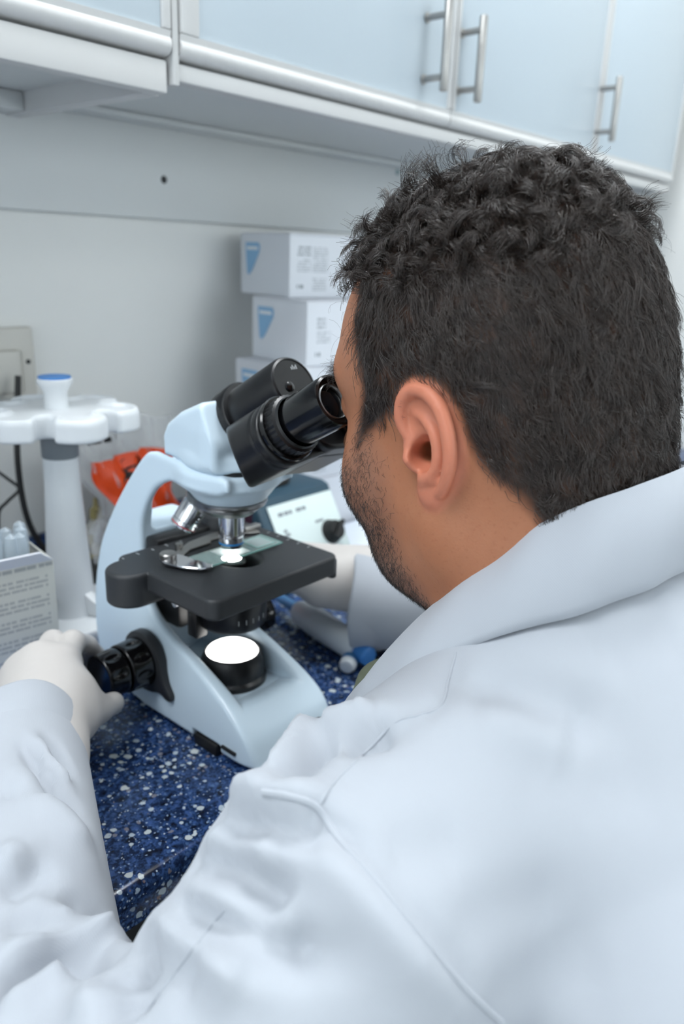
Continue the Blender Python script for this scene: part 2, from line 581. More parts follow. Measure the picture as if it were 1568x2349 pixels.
# unseen windows added behind and left of the camera as soft fill
def fill_window(name, loc, rz, energy):
    win = MB()
    for s_ in (-1, 1):
        win.box((s_ * .95 - .03, -.02, -.55), (s_ * .95 + .03, .03, .75)).box((-.92, -.02, .1 + s_ * .65 - .03), (.92, .03, .1 + s_ * .65 + .03))
    win.box((-.02, -.015, -.55), (.02, .025, .75))
    w = tag(win.build(name, 'lamp_frame', loc=loc), kind='structure')
    w.rotation_euler = (0, 0, rz)
    MB().box((-.92, -.005, -.52), (.92, .0, .72)).build('pane', 'fill_pane', w)
    L = bpy.data.lights.new('fill_light', 'AREA'); L.shape = 'RECTANGLE'; L.size = 1.84; L.size_y = 1.24; L.energy = energy; L.color = (.90, .96, 1.0)
    lo = bpy.data.objects.new('fill_light', L); COL.objects.link(lo); lo.parent = w; lo.location = (0, .045, .1); lo.rotation_euler = (PI / 2, 0, 0)
fill_window('fill_window_1', (.75, YF + .03, 1.5), 0, WINDOW_FILL)
fill_window('fill_window_2', (XL + .03, -.55, 1.5), -PI / 2, WINDOW_FILL_LEFT)
# board fixed under the cabinets along the wall, with its screws
pan = slab('trim_1', (-1.2, YW - 0.012, ZC + 0.414), (XR, YW, ZC + 0.56), 'panel_white', 0.003)
for px, py, m in ((376, 412, 'screw_dark'), (408, 293, 'screw_teal'), (911, 395, 'screw_teal')):
    p = at_y(px, py, YW - 0.012)
    s = MB().lathe([(0.0048, -0.003), (0.0048, 0.0), (0.0036, 0.0016), (0.0001, 0.002)], 16, axis_M(p, (0, -1, 0)))
    s.build('screw', m, pan)

# worktop
def counter_profile():
    y0, y1, t = 0.345, YW - 0.001, 0.034
    pts = [(y1, 0.0)]
    r = 0.007
    for k in range(7):
        a = PI / 2 + PI / 2 * k / 6
        pts.append((y0 + r + r * math.cos(a), -r + r * math.sin(a)))
    pts += [(y0, -t + 0.004), (y0 + 0.004, -t), (y1, -t)]
    return pts
cmb = MB().prism([(y, ZC + z) for y, z in counter_profile()][::-1], -1.5, XR - 0.002, axis=0)
counter = cmb.build('countertop', 'counter_terrazzo', angle=50)
tag(counter, 'dark blue speckled terrazzo worktop running along the wall', 'worktop')
slab('trim_3', (-1.5, YW - 0.016, ZC + .0002), (XR - .002, YW - 0.001, ZC + 0.03), 'counter_terrazzo', .003)

def base_cabinet(x0, x1, label):
    c = empty('base_cabinet', ((x0 + x1) / 2, 0.62, 0), label=label, cat='cabinet')
    w = (x1 - x0) / 2
    MB().box((-w, -0.22, 0.1), (w, 0.27, ZC - 0.036), 0.002).build('body', 'cabinet_white', c)
    MB().box((-w + .01, -0.16, 0.0), (w - .01, 0.25, 0.1)).build('plinth', 'gap_dark', c)
    n = max(1, round(2 * w / 0.45))
    for i in range(n):
        a, b = -w + 2 * w * i / n + 0.002, -w + 2 * w * (i + 1) / n - 0.002
        d = MB().box((a, -0.24, 0.11), (b, -0.221, ZC - 0.05), 0.003).build('door', 'door_blue', c)
        MB().tube([(b - .05, -0.268, .66), (b - .05, -0.268, .80)], 0.005).tube([(b - .05, -.241, .69), (b - .05, -.268, .69)], .0035).tube([(b - .05, -.241, .77), (b - .05, -.268, .77)], .0035).build('handle', 'steel_brushed', d)
base_cabinet(-1.45, -0.12, 'pale base cabinet under the worktop left of the knee space')
slab('shade_panel', (-.12, .52, 0.0), (.86, .54, ZC - .036), 'knee_shade')  # dark sheet added where only shade shows under the worktop
base_cabinet(0.86, 1.75, 'pale base cabinet under the worktop right of the knee space')

# ------------------------------------------------------------------ wall cabinets
YD = 0.62          # front face of the doors
def handle_part(parent, x, z0, z1, ox, oz):
    m = MB()
    yb = YD - 0.030
    m.lathe([(0.0001, 0), (0.0043, 0.0006), (0.005, 0.002), (0.005, z1 - z0 - 0.002), (0.0043, z1 - z0 - .0006), (.0001, z1 - z0)], 20, Matrix.Translation((x - ox, yb - YD, z0 - oz)))
    zc, hs = (z0 + z1) / 2, (z1 - z0) * 0.335
    for s in (-1, 1):
        m.tube([(x - ox, yb - YD, zc + s * hs - oz), (x - ox, -0.0005, zc + s * hs - oz)], 0.0038, 14)
        m.lathe([(0.0055, 0), (0.0055, .0015), (0.0038, .002)], 14, axis_M((x - ox, 0, zc + s * hs - oz), (0, -1, 0)))
    return m.build('handle', 'steel_brushed', parent)
def wall_cabinet(x0, x1, doors, label, rail0=0.0, stile=False):
    zb = ZC + 0.508
    ztop = ZC + 1.22
    root = empty('wall_cabinet', (x0, YD, zb), label=label, cat='cabinet')
    W, D, H = x1 - x0, YW - YD - 0.002, ztop - zb
    t = 0.017
    # carcass: sides, recessed bottom, top and back in one shell
    MB().box((0, 0.022, rail0), (t, D, H), .001).box((W - t, 0.022, rail0), (W, D, H), .001).box((t, 0.022, H - t), (W - t, D, H)).box((t, D - .008, rail0), (W - t, D, H - t)).build('carcass', 'cabinet_white', root)
    MB().box((t + .0005, 0.040, 0.020), (W - t - .0005, D - .0085, 0.036)).build('bottom_panel', 'panel_white', root)
    MB().box((t * .2, 0.004, rail0), (W - t * .2, 0.0215, 0.026), .002).build('front_rail', 'cabinet_white', root)
    if stile:
        MB().box((-.0042, .0005, rail0 - .004), (.0026, 0.0215, H - .004), .001).build('stile', 'cabinet_white', root)
    MB().box((t + .0005, D - .05, rail0 + .002), (W - t - .0005, D - .009, 0.0195), .001).build('back_rail', 'panel_white', root)
    for (a, b, hx, wl, wr) in doors:
        a, b = a - x0 + 0.0010, b - x0 - 0.0010
        d = MB().box((a + wl, 0.0, 0.046), (b - wr, 0.018, H - .004), .001).build('door', 'door_blue', root)
        # rounded white profile along the lower edge, white edge strips up the sides
        prof = []
        prof.append((-.0012, 0.0485))
        for k in range(9):
            an = PI * 0.80 + PI * .7 * k / 8
            prof.append((0.009 + 0.011 * math.cos(an), 0.038 + 0.009 * math.sin(an)))
        prof = prof + [(0.018, 0.029), (0.018, 0.047)]
        MB().prism(prof, a, b, axis=0).build('door_profile', 'cabinet_white', d)
        for s, e in ((a, a + wl), (b - wr, b)):
            MB().box((s, -0.0022, 0.0486), (e, 0.018, H - .004), .002).build('edge_strip', 'cabinet_white', d)
        if hx is not None:
            x, z0, z1 = hx
            handle_part(d, x, z0, z1, x0, zb)
    return root
def hz(px0, py0, px1, py1):
    a = at_y(px0, py0, YD - .03); b = at_y(px1, py1, YD - .03)
    return ((a[0] + b[0]) / 2, b[2], a[2])
wall_cabinet(-0.42, 0.4775, [(-0.42, 0.02, None, .008, .008), (0.024, 0.4765, None, .008, .0095)], 'white wall cabinet with a pale blue door, at the left end above the switch plate')
wall_cabinet(0.482, 1.70, [(0.485, 0.905, hz(1030, -6, 1017, 211), .0205, .008), (0.905, 1.327, hz(1110, 34, 1094, 236), .008, .009), (1.327, 1.694, hz(1420, 174, 1403, 326), .009, .008)],
             'long white wall cabinet with three pale blue doors and bar handles', .0115, True)

# ------------------------------------------------------------------ ceiling lights (outside the frame)
LAMP_LABELS = ['square ceiling light panel above the pipette stand', 'square ceiling light panel nearest the left wall', 'square ceiling light panel above the stack of boxes', 'square ceiling light panel by the right wall in mid room', 'square ceiling light panel by the right wall farthest from the worktop']
for i, (lx, ly, pw) in enumerate(LAMPS):
    c = empty('ceiling_light', (lx, ly, ZT), label=LAMP_LABELS[i], cat='ceiling light', group='recessed ceiling light panels')
    fr = MB()
    for s in (-1, 1):
        fr.box((s * .30 - .015, -.315, -.02), (s * .30 + .015, .315, -.0005), .003)
        fr.box((-.285, s * .30 - .015, -.02), (.285, s * .30 + .015, -.0005), .003)
    fr.build('frame', 'lamp_frame', c)
    MB().box((-.285, -.285, -.008), (.285, .285, -.002)).build('diffuser', 'lamp_diffuser', c)
    L = bpy.data.lights.new('ceiling_lamp', 'AREA')
    L.shape = 'SQUARE'; L.size = 0.56; L.energy = pw; L.color = LAMP_COLOR
    lo = bpy.data.objects.new('ceiling_lamp', L)
    COL.objects.link(lo); lo.parent = c; lo.location = (0, 0, -.025)

# ================================================================== THINGS ON THE WALL AND WORKTOP
# switched socket at the left edge
c = at_y(14, 832, YW)
sk = empty('wall_socket', (c[0] - .012, YW, c[2]), label='cream square switched wall socket plate behind the pipette stand', cat='socket')
MB().box((-.043, -.011, -.041), (.043, -.0005, .041), .004, 3).build('plate', 'plastic_cream', sk)
MB().box((-.036, -.016, -.034), (.024, -.0105, .016), .004, 3).build('rocker', 'plastic_cream', sk)
MB().lathe([(.0028, 0), (.0028, .0012), (.0001, .002)], 12, axis_M((.0335, -.0108, .001), (0, -1, 0))).build('screw', 'screw_dark', sk)

# pipette carousel stand
b0 = at_z(165, 1385, .02)
ps = empty('pipette_stand', (b0[0], b0[1], ZC), label='white plastic carousel pipette stand with a blue-topped knob', cat='stand')
SX, SY = b0[0], b0[1]
oct_ = []
for k in range(40):
    a = 2 * PI * k / 40
    r = 0.073 - .005 * abs(math.cos(2 * a)) ** 2
    oct_.append((r * math.cos(a) * 1.0, r * math.sin(a) * .86))
bs = MB().prism(oct_, 0.0, 0.014, bev=.004, seg=3)
bs.build('base', 'plastic_white', ps)
fl = MB()
for k in range(3):
    a = math.radians(-70 + 120 * k)
    R = Matrix.Rotation(a, 4, 'Z')
    fl.prism([(0.012, .014), (.062, .0141), (.054, .0185), (.028, .034), (.012, .045)], -.006, .006, axis=1, bev=.002, M=R)
fl.build('fin', 'plastic_white', ps)
MB().lathe([(.026, .0135), (.0235, .03), (.0205, .09), (.0175, .15), (.0165, .196), (.0165, .206)], 40).build('post', 'plastic_white', ps)
MB().lathe([(.0172, .180), (.0178, .181), (.0178, .2055), (.0172, .2065)], 40).build('post_sleeve', 'plastic_grey', ps)
# top plate: six-lobed disc with slots for the pipettes
def carousel(P):
    x, y, z = P[:, 0], P[:, 1], P[:, 2]
    a = np.arctan2(y, x); r = np.sqrt(x * x + y * y)
    dm = np.full(len(P), 1e9, np.float32)
    edge = 0.072 + 0.006 * np.cos(6 * (a - 0.35))
    d2 = (r - edge) * 0.9
    for k in range(6):
        aa = 0.35 + PI / 6 + k * PI / 3
        q = np.stack([x * math.cos(aa) + y * math.sin(aa), -x * math.sin(aa) + y * math.cos(aa)], 1)
        slot = np.maximum(np.abs(q[:, 1]) - 0.0085, 0.056 - q[:, 0])
        slot = np.minimum(slot, np.linalg.norm(q - np.array([.056, 0]), axis=1) - .0085)
        d2 = smax(d2, -slot, .004)
    top = .012 - .10 * np.maximum(r - .02, 0) * 1.0
    rim = .0045 * np.exp(-((d2 + .003) / .003) ** 2)
    dz = np.maximum(z - (top * .55 + .004 + rim), -(z + .010))
    inner = np.maximum(np.maximum(d2 + .004, z - (top * .55)), -(z + .02))
    body = sd_ext(d2, dz, .0025)
    under = smax(d2 + .0035, z + .001, .002)
    return np.maximum(body, -np.maximum(under, -(z + .03)))
v, f = sdf_mesh(carousel, (-.09, -.09, -.016), (.09, .09, .024), .0016)
mobj('top_plate', v, f, 'plastic_white', ps, loc=(0, 0, .218))
MB().lathe([(.0125, .222), (.011, .232), (.0108, .244), (.014, .249), (.0168, .2535), (.0168, .2565), (.0155, .2575)], 32).build('knob', 'plastic_white', ps)
MB().lathe([(.0152, .2572), (.0152, .2592), (.0001, .2594)], 32).build('knob_cap', 'blue_cap', ps)

# pasteur pipettes in an opened carton, left edge
cc = at_z(80, 1492, 0.0)
CX, CY = cc[0] - .050, cc[1] - .028
ct = empty('pipette_carton', (CX, CY, ZC + .0), rz=math.radians(-8), label='opened cream carton with grey print, holding clear pipettes', cat='carton')
cb = MB()
w2, d2_, h2, t = .046, .034, .118, .0015
cb.box((-w2, -d2_, .012), (w2, -d2_ + t, h2)); cb.box((-w2, d2_ - t, .012), (w2, d2_, h2))
cb.box((-w2, -d2_ + t, .012), (-w2 + t, d2_ - t, h2)); cb.box((w2 - t, -d2_ + t, .012), (w2, d2_ - t, h2)); cb.box((-w2, -d2_, .0105), (w2, d2_, .012))
cb.build('carton_body', 'carton_print', ct, smooth=False)
flp = MB()
flp.add([(-w2, -d2_, h2), (w2, -d2_, h2), (w2 - .012, -d2_ - .004, h2 + .010), (-w2 + .012, -d2_ - .004, h2 + .010),
         (-w2, -d2_ + t, h2), (w2, -d2_ + t, h2), (w2 - .012, -d2_ - .003, h2 + .011), (-w2 + .012, -d2_ - .003, h2 + .011)],
        [(0, 1, 2, 3), (7, 6, 5, 4), (0, 4, 5, 1), (1, 5, 6, 2), (2, 6, 7, 3), (3, 7, 4, 0)])
flp.build('flap', 'cardboard_white', ct, smooth=False)
# blue tray under the carton
tr = empty('blue_tray', (CX - .02, CY - .035, ZC), rz=math.radians(-8), label='blue plastic tray under the carton beside the gloved left hand', cat='tray')
MB().box((-.075, -.055, 0), (.062, .075, .010), .004).build('tray_floor', 'blue_bright', tr)
rm = MB()
rm.box((-.075, -.055, .0095), (.062, -.051, .016), .0015).box((-.075, .071, .0095), (.062, .075, .016), .0015).box((-.075, -.051, .0095), (-.071, .071, .016), .0015).box((.058, -.051, .0095), (.062, .071, .016), .0015)
rm.build('tray_rim', 'blue_bright', tr)
pp_prof = [(.0001, .0), (.0012, .001), (.0016, .04), (.0022, .085), (.0032, .1), (.0034, .108), (.0052, .116), (.0062, .126), (.0062, .140), (.0048, .148), (.0001, .152)]
pp0 = None
tpos = []
for ix in range(5):
    for iy in range(3):
        tpos.append((-.030 + ix * .0145 + random.uniform(-.002, .002), -.019 + iy * .0165 + random.uniform(-.002, .002), random.uniform(-.012, .004)))
Rc = Matrix.Rotation(math.radians(-8), 4, 'Z')
for (tx, ty, tz) in tpos:
    if pp0 is None:
        pp0 = MB().lathe([(r_, z_ * .87) for r_, z_ in pp_prof], 16).build('pasteur_pipette', 'clear_tube')
        o = pp0
    else:
        o = pp0.copy(); COL.objects.link(o)
    w = Matrix.Translation((CX, CY, ZC)) @ Rc @ Vector((tx, ty, .0125))
    o.location = (w.x, w.y, w.z + max(tz, 0.0) )
    o.rotation_euler = (random.uniform(-.05, .05), random.uniform(-.05, .05), 0)
    tag(o, 'clear plastic pipette standing bulb-up in the cream carton', 'pipette', 'clear pipettes in the carton')

# black cables behind the stand
def cable(name, pts, r, label):
    P = spline(pts, 10)
    o = MB().tube([tuple(p) for p in P], r, 10).build(name, 'cable_black')
    return tag(o, label, 'cable')
cable('power_cable', [(.436, .866, ZC + .235), (.43, .862, ZC + .20), (.422, .858, ZC + .14), (.424, .856, ZC + .08), (.434, .852, ZC + .04), (.452, .846, ZC + .012), (.48, .852, ZC + .0045), (.52, .862, ZC + .004), (.60, .872, ZC + .004)], .0036,
      'thick black cable hanging down the wall behind the pipette stand')
cable('thin_cable', [(.375, .880, ZC + .15), (.395, .878, ZC + .135), (.415, .872, ZC + .115), (.424, .866, ZC + .102), (.412, .872, ZC + .088), (.402, .876, ZC + .075), (.399, .876, ZC + .04), (.395, .872, ZC + .004), (.37, .86, ZC + .003)], .0019,
      'thin black lead zigzagging against the wall at the left edge')
lp = [at_z(78, 1420, .045), at_z(98, 1380, .05), at_z(112, 1352, .05), at_z(124, 1346, .046), at_z(129, 1358, .04), at_z(124, 1390, .03), at_z(112, 1425, .022), at_z(92, 1453, .018)]
lp = [np.array((lp[0][0] - .02, lp[0][1] - .0, ZC + .02))] + lp + [np.array((lp[-1][0] - .02, lp[-1][1] - .002, ZC + .018))]
cable('looped_lead', lp, .0019, 'thin black lead looped over the base of the pipette stand')

# reagent bottles between stand and microscope
def bottle(x, y, s, label, capm, bodym='plastic_cream'):
    r = empty('reagent_bottle', (x, y, ZC), label=label, cat='bottle', group='small reagent bottles')
    MB().lathe([(.0001, 0), (.015 * s, .0005), (.0165 * s, .003), (.0165 * s, .036 * s), (.012 * s, .043 * s), (.0075 * s, .046 * s), (.0075 * s, .05 * s)], 28).build('body', bodym, r)
    MB().lathe([(.009 * s, .0485 * s), (.0095 * s, .050 * s), (.0085 * s, .062 * s), (.004 * s, .066 * s), (.0025 * s, .078 * s), (.0001, .079 * s)], 24).build('cap', capm, r)
    MB().lathe([(.0168 * s, .008), (.0168 * s, .03 * s)], 28, cap=False).build('label_band', 'yellow_cap', r)
p = at_z(226, 1262, 0); bottle(p[0], p[1], .92, 'cream reagent bottle with a yellow cap, the one farther from the microscope arm', 'yellow_cap')
p = at_z(232, 1302, 0); bottle(p[0], p[1], .72, 'smaller cream reagent bottle with a white cap, close to the microscope arm', 'plastic_white')
p = at_z(206, 1326, 0.0)
ad = empty('power_adapter', (p[0] + .012, p[1] - .012, ZC), rz=.3, label='small black power adapter on the worktop behind the microscope', cat='adapter')
MB().box((-.035, -.02, 0), (.035, .02, .022), .004, 3).build('case', 'rubber_black', ad)
MB().tube([(.034, 0, .01), (.044, .002, .008), (.052, -.004, .004)], .0022, 8).build('lead', 'cable_black', ad)

# ------------------------------------------------------------------ clear specimen bag with an orange label
bag = empty('specimen_bag', (.548, .800, ZC), rz=math.radians(14), label='crumpled clear specimen bag with an orange biohazard label', cat='bag')
BW, BH = .088, .178
def bag_pt(u, v, side):
    """u,v in -1..1 / 0..1 ; side +1 = front (towards -y)"""
    pin = 1 - .24 * math.exp(-((v - .46) / .14) ** 2)
    if v > .75: pin *= 1 + .12 * (v - .75) / .25
    x = u * BW * pin
    z = v * BH + .006 * math.sin(5 * u + 1) * v - .010 * u * u * v + .012 * v * (u < 0) * u * u
    bul = (1 - u * u) ** .6 * (math.sin(min(1, v * 1.6) * PI * .5) * (1 - .75 * max(0, (v - .35) / .65)))
    y = -side * .024 * bul
    y += .004 * math.sin(9 * u + 14 * v) + .003 * math.sin(17 * u - 11 * v + 2) + .0022 * math.sin(31 * u + 23 * v)
    y += .03 * v * v
    return (x, y, z + .001)
def bag_sheet(side, mat, name, off=0.0, uv=None):
    vs, fs = [], []
    nu, nv = 44, 52
    for j in range(nv + 1):
        for i in range(nu + 1):
            vs.append(bag_pt(-1 + 2 * i / nu, j / nv, side))
    for j in range(nv):
        for i in range(nu):
            a = j * (nu + 1) + i
            q = (a, a + 1, a + nu + 2, a + nu + 1)
            fs.append(q if side > 0 else q[::-1])
    return vs, fs
m = MB()
for s in (1, -1):
    m.add(*bag_sheet(s, None, None))
m.build('bag_film', 'clear_plastic', bag, angle=None)
def conform(flat, name, mat, off):
    """drape a flat outline mesh (u,v verts, faces) on the front of the bag"""
    vs = []
    for (u, v) in flat[0]:
        x, y, z = bag_pt(u, v, 1)
        vs.append((x, y - off, z))
    return mobj(name, vs, flat[1], mat, bag)
def label_flat():
    vs, fs = [], []
    n, mrows = 20, 26
    for j in range(mrows + 1):
        v = .20 + .58 * j / mrows
        wl = .84 - .06 * math.exp(-((v - .46) / .1) ** 2)
        for i in range(n + 1):
            vs.append((-wl + 2 * wl * i / n, v + .012 * math.sin(7 * i / n)))
    for j in range(mrows):
        for i in range(n):
            a = j * (n + 1) + i
            fs.append((a, a + 1, a + n + 2, a + n + 1))
    return vs, fs
lab = conform(label_flat(), 'orange_label', 'orange_label', .0012)
def arc_strip(cx, cy, r0, r1, a0, a1, n=22, taper=False):
    vs, fs = [], []
    for i in range(n + 1):
        a = a0 + (a1 - a0) * i / n
        k = math.sin(PI * i / n) if taper else 1
        mid = (r0 + r1) / 2; h = (r1 - r0) / 2 * max(.12, k)
        for r in (mid - h, mid + h):
            x, z = cx + r * math.cos(a), cy + r * math.sin(a)
            vs.append((x / BW, z / BH))
    for i in range(n):
        fs.append((2 * i, 2 * i + 1, 2 * i + 3, 2 * i + 2))
    return vs, fs
bz = ([], [])
def addf(t):
    o = len(bz[0]); bz[0].extend(t[0]); bz[1].extend([tuple(i + o for i in f) for f in t[1]])
for k in range(3):
    a = PI / 2 + k * 2 * PI / 3
    cx, cy = -.014 + .0125 * math.cos(a), .112 + .0125 * math.sin(a)
    addf(arc_strip(cx, cy, .0085, .0145, a + .55, a + 2 * PI - .55, 26, True))
addf(arc_strip(-.014, .112, .0105, .0130, 0, 2 * PI, 30))
addf(arc_strip(-.014, .112, .0005, .005, 0, 2 * PI, 16))
conform(bz, 'hazard_symbol', 'ink_black', .0026)
txt = ([], [])
for k, (u0, u1) in enumerate(((-.86, -.80), (-.76, -.69), (-.66, -.60), (-.57, -.46), (-.42, -.36), (-.30, -.24))):
    o = len(txt[0]); txt[0].extend([(u0, .90), (u1, .90), (u1, .935), (u0, .935)]); txt[1].append((o, o + 1, o + 2, o + 3))
conform(txt, 'bag_print', 'ink_black', .0022)

# ------------------------------------------------------------------ stack of white cardboard boxes
BOXH = .0808
def kit_box(x, y, z, ang, w, d, which, label):
    """front-left corner at x,y; depth direction turned clockwise by ang"""
    r = empty('cardboard_box', (x, y, ZC + z), rz=-ang, label=label, cat='box', group='stack of white cardboard boxes')
    b = MB().box((0, 0, .0), (w, d, BOXH - .0022), .0012).build('carton_body', 'box_print_%d' % which, r, smooth=False)
    MB().box((-.0012, -.0012, BOXH - .022), (w + .0012, d + .0012, BOXH - .0004), .0012).build('lid', 'box_print_%d' % which, r, smooth=False) if False else None
    MB().box((.0006, .0006, BOXH - .0021), (w - .0006, d - .0006, BOXH - .0003), .0006).build('lid_flap', 'cardboard_white', r, smooth=False)
    # light blue shield logo on the left end
    sh = [(.010, .068), (.043, .068), (.047, .064), (.046, .056), (.026, .030), (.019, .025), (.014, .027), (.010, .060)]
    vs = [(-.0006, d - q[0] - .004, q[1]) for q in sh]
    lg = mobj('logo', vs, [tuple(range(len(vs)))], 'logo_blue', r, smooth=False)
    vs = [(-.0009, d - u - .004, q) for u, q in ((.014, .0625), (.042, .0625), (.042, .0585), (.014, .0585))]
    mobj('logo_line', vs, [(0, 1, 2, 3)], 'paper_line', lg, smooth=False)
    return r
a11 = math.radians(11)
kit_box(.757, .752, 4 * BOXH, a11, .205, .122, 0, 'white cardboard box with a blue logo, topmost of the stack by the wall')
kit_box(.727, .690, 3 * BOXH, math.radians(9), .205, .122, 1, 'white cardboard box with a blue logo, second from the top of the stack')
kit_box(.708, .690, 2 * BOXH, math.radians(4), .205, .122, 1, 'white cardboard box with a blue logo, middle of the stack behind the eyepieces')
kit_box(.735, .72, 1 * BOXH, math.radians(7), .205, .122, 0, 'white cardboard box, second from the bottom of the stack')
kit_box(.735, .715, 0, math.radians(5), .205, .122, 1, 'white cardboard box at the bottom of the stack')

# ------------------------------------------------------------------ teal bench mixer with a pale control panel
DX1 = .722; DX0 = .594
dv = empty('bench_mixer', ((DX0 + DX1) / 2, .60, ZC), label='dark teal bench mixer with a pale sloping control panel', cat='mixer')
hw = (DX1 - DX0) / 2
prof = [(-.012, .0), (.13, .0), (.13, .105), (.050, .105), (.040, .102), (-.012, .012)]
MB().prism(prof, -hw, hw, axis=0, bev=.005, seg=3).build('housing', 'device_teal', dv)
# panel on the slope
p0 = Vector((0, -.009, .019)); p1 = Vector((0, .0375, .0985))
sl = (p1 - p0); L_ = sl.length
nrm = Vector((0, -sl.z, sl.y)).normalized()
Mp = axis_M((p0 + p1) / 2 + nrm * .0008, nrm, (1, 0, 0))
MB().box((-hw + .012, -L_ / 2 + .003, -.001), (hw - .005, L_ / 2 - .005, .0012), .001, M=Mp).build('control_panel', 'device_panel', dv)
kn = MB().lathe([(.016, .001), (.0145, .002), (.0125, .012), (.0115, .014), (.0001, .0145)], 28, Mp @ Matrix.Translation((hw - .030, -.010, 0)))
kn.box((-.003, -.014, .013), (.003, .014, .020), .002, M=Mp @ Matrix.Translation((hw - .030, -.010, 0)) @ Matrix.Rotation(-.9, 4, 'Z'))
kn.build('speed_knob', 'rubber_black', dv)
MB().box((-.012, -.007, .001), (.012, .007, .005), .0015, M=Mp @ Matrix.Translation((-.030, -.030, 0))).build('switch', 'rubber_black', dv)
tx = MB()
for i, (u, w) in enumerate(((-.040, .008), (-.030, .007), (-.0215, .0045), (-.010, .009), (.0005, .006))):
    tx.box((u, .026, .0011), (u + w, .0305, .0015), M=Mp)
for i in range(3):
    tx.box((-.040, .006 - i * .005, .0011), (-.035 + .003 * (i % 2), .0095 - i * .005, .0015), M=Mp)
tx.build('panel_print', 'ink_grey', dv, smooth=False)
MB().box((hw - .05, .006, .0011), (hw - .036, .009, .0014), M=Mp).build('dial_print', 'ink_grey', dv, smooth=False)
MB().box((-hw - .0012, .045, .030), (-hw + .001, .125, .088), .001).build('side_window', 'device_maroon', dv)
MB().lathe([(.030, .1045), (.030, .110), (.026, .114), (.012, .116), (.0001, .1165)], 32, Matrix.Translation((.0, .09, 0))).build('mixing_cup', 'rubber_black', dv)

# loose papers at the right of the mixer
pa = empty('paper_stack', (.80, .63, ZC), rz=-.15, label='pad of white papers lying right of the bench mixer', cat='papers')
for i in range(3):
    MB().box((-.05, -.07, .0002 + i * .004), (.09, .06, .0036 + i * .004), .0008, M=Matrix.Rotation(.06 * i, 4, 'Z')).build('sheet_pad', 'paper_white' if i != 1 else 'blue_cap', pa)

# ------------------------------------------------------------------ pipettes lying on the worktop beside the right cuff
def lying_pipette(a, b, label, flip=False):
    a, b = Vector(a), Vector(b)
    d = (b - a); L = d.length
    M_ = axis_M(a, d, (0, 0, 1))
    r = empty('micropipette', tuple(a), label=label, cat='pipette', group='pipettes lying on the worktop')
    M_ = Matrix.Translation(-a) @ M_
    MB().lathe([(.0001, .0), (.0016, .0005), (.002, .02), (.0045, .055), (.0055, .06), (.0055, .085), (.0075, .09)], 24, M_).build('tip_cone', 'pipette_blue', r)
    MB().lathe([(.0075, .0885), (.0105, .092), (.0145, .102), (.0155, .13), (.0150, .15), (.0135, L - .012), (.011, L - .006)], 32, M_).build('grip', 'plastic_white', r)
    MB().lathe([(.0085, L - .0065), (.0095, L - .004), (.0095, L + .008), (.0075, L + .010), (.0001, L + .0105)], 24, M_).build('plunger', 'blue_cap', r)
pa_ = at_z(560, 1330, .016); pb_ = at_z(775, 1462, .0158)
d_ = (pb_ - at_z(640, 1372, .0158)); d_ = d_ / np.linalg.norm(d_)
tipp = at_z(688, 1402, .0158) - d_ * .095
lying_pipette((tipp[0], tipp[1], ZC + .0158), tuple(np.array((tipp[0], tipp[1], ZC + .0158)) + np.array((d_[0], d_[1], 0)) * .205), 'blue and white micropipette lying under the right sleeve cuff')
q = at_z(800, 1520, .0088)
mk = empty('marker_pen', (q[0], q[1], ZC + .0088), label='white and blue round-ended marker under the edge of the right sleeve', cat='marker')
dirm = Vector((.75, .35, 0)).normalized()
Mk = axis_M((0, 0, 0), dirm, (0, 0, 1))
MB().lathe([(.0001, -.010), (.006, -.0092), (.0078, -.007), (.0083, -.002)], 24, Mk).build('end_cap', 'plastic_white', mk)
MB().lathe([(.0084, -.002), (.0086, .0), (.0086, .07), (.007, .076), (.0001, .077)], 24, Mk).build('barrel', 'pipette_blue', mk)
# ================================================================== MICROSCOPE  (local: x right, y to the wall, z up, origin under the optical axis)
SCX, SCY = .388, .446
sc_ = empty('microscope', (SCX, SCY, ZC), label='pale blue-white binocular microscope with black stage and eyepieces', cat='microscope')
def arm_profile():
    outer = spline([(.136, .004), (.146, .025), (.150, .055), (.148, .090), (.136, .130), (.113, .168), (.086, .202), (.064, .2245), (.050, .2295)], 6)
    top = [(.0, .227), (-.033, .2235), (-.036, .2195)]
    under = spline([(-.036, .213), (-.02, .209), (.004, .207), (.022, .2085), (.036, .2065), (.052, .197), (.064, .182), (.0715, .166), (.0735, .150), (.073, .128), (.071, .107), (.060, .090), (.036, .077), (.0, .0645), (-.030, .052), (-.052, .040), (-.068, .026), (-.079, .006)], 6)
    return [tuple(p) for p in outer] + top + [tuple(p) for p in under] + [(-.079, .004)]
ARM = arm_profile()
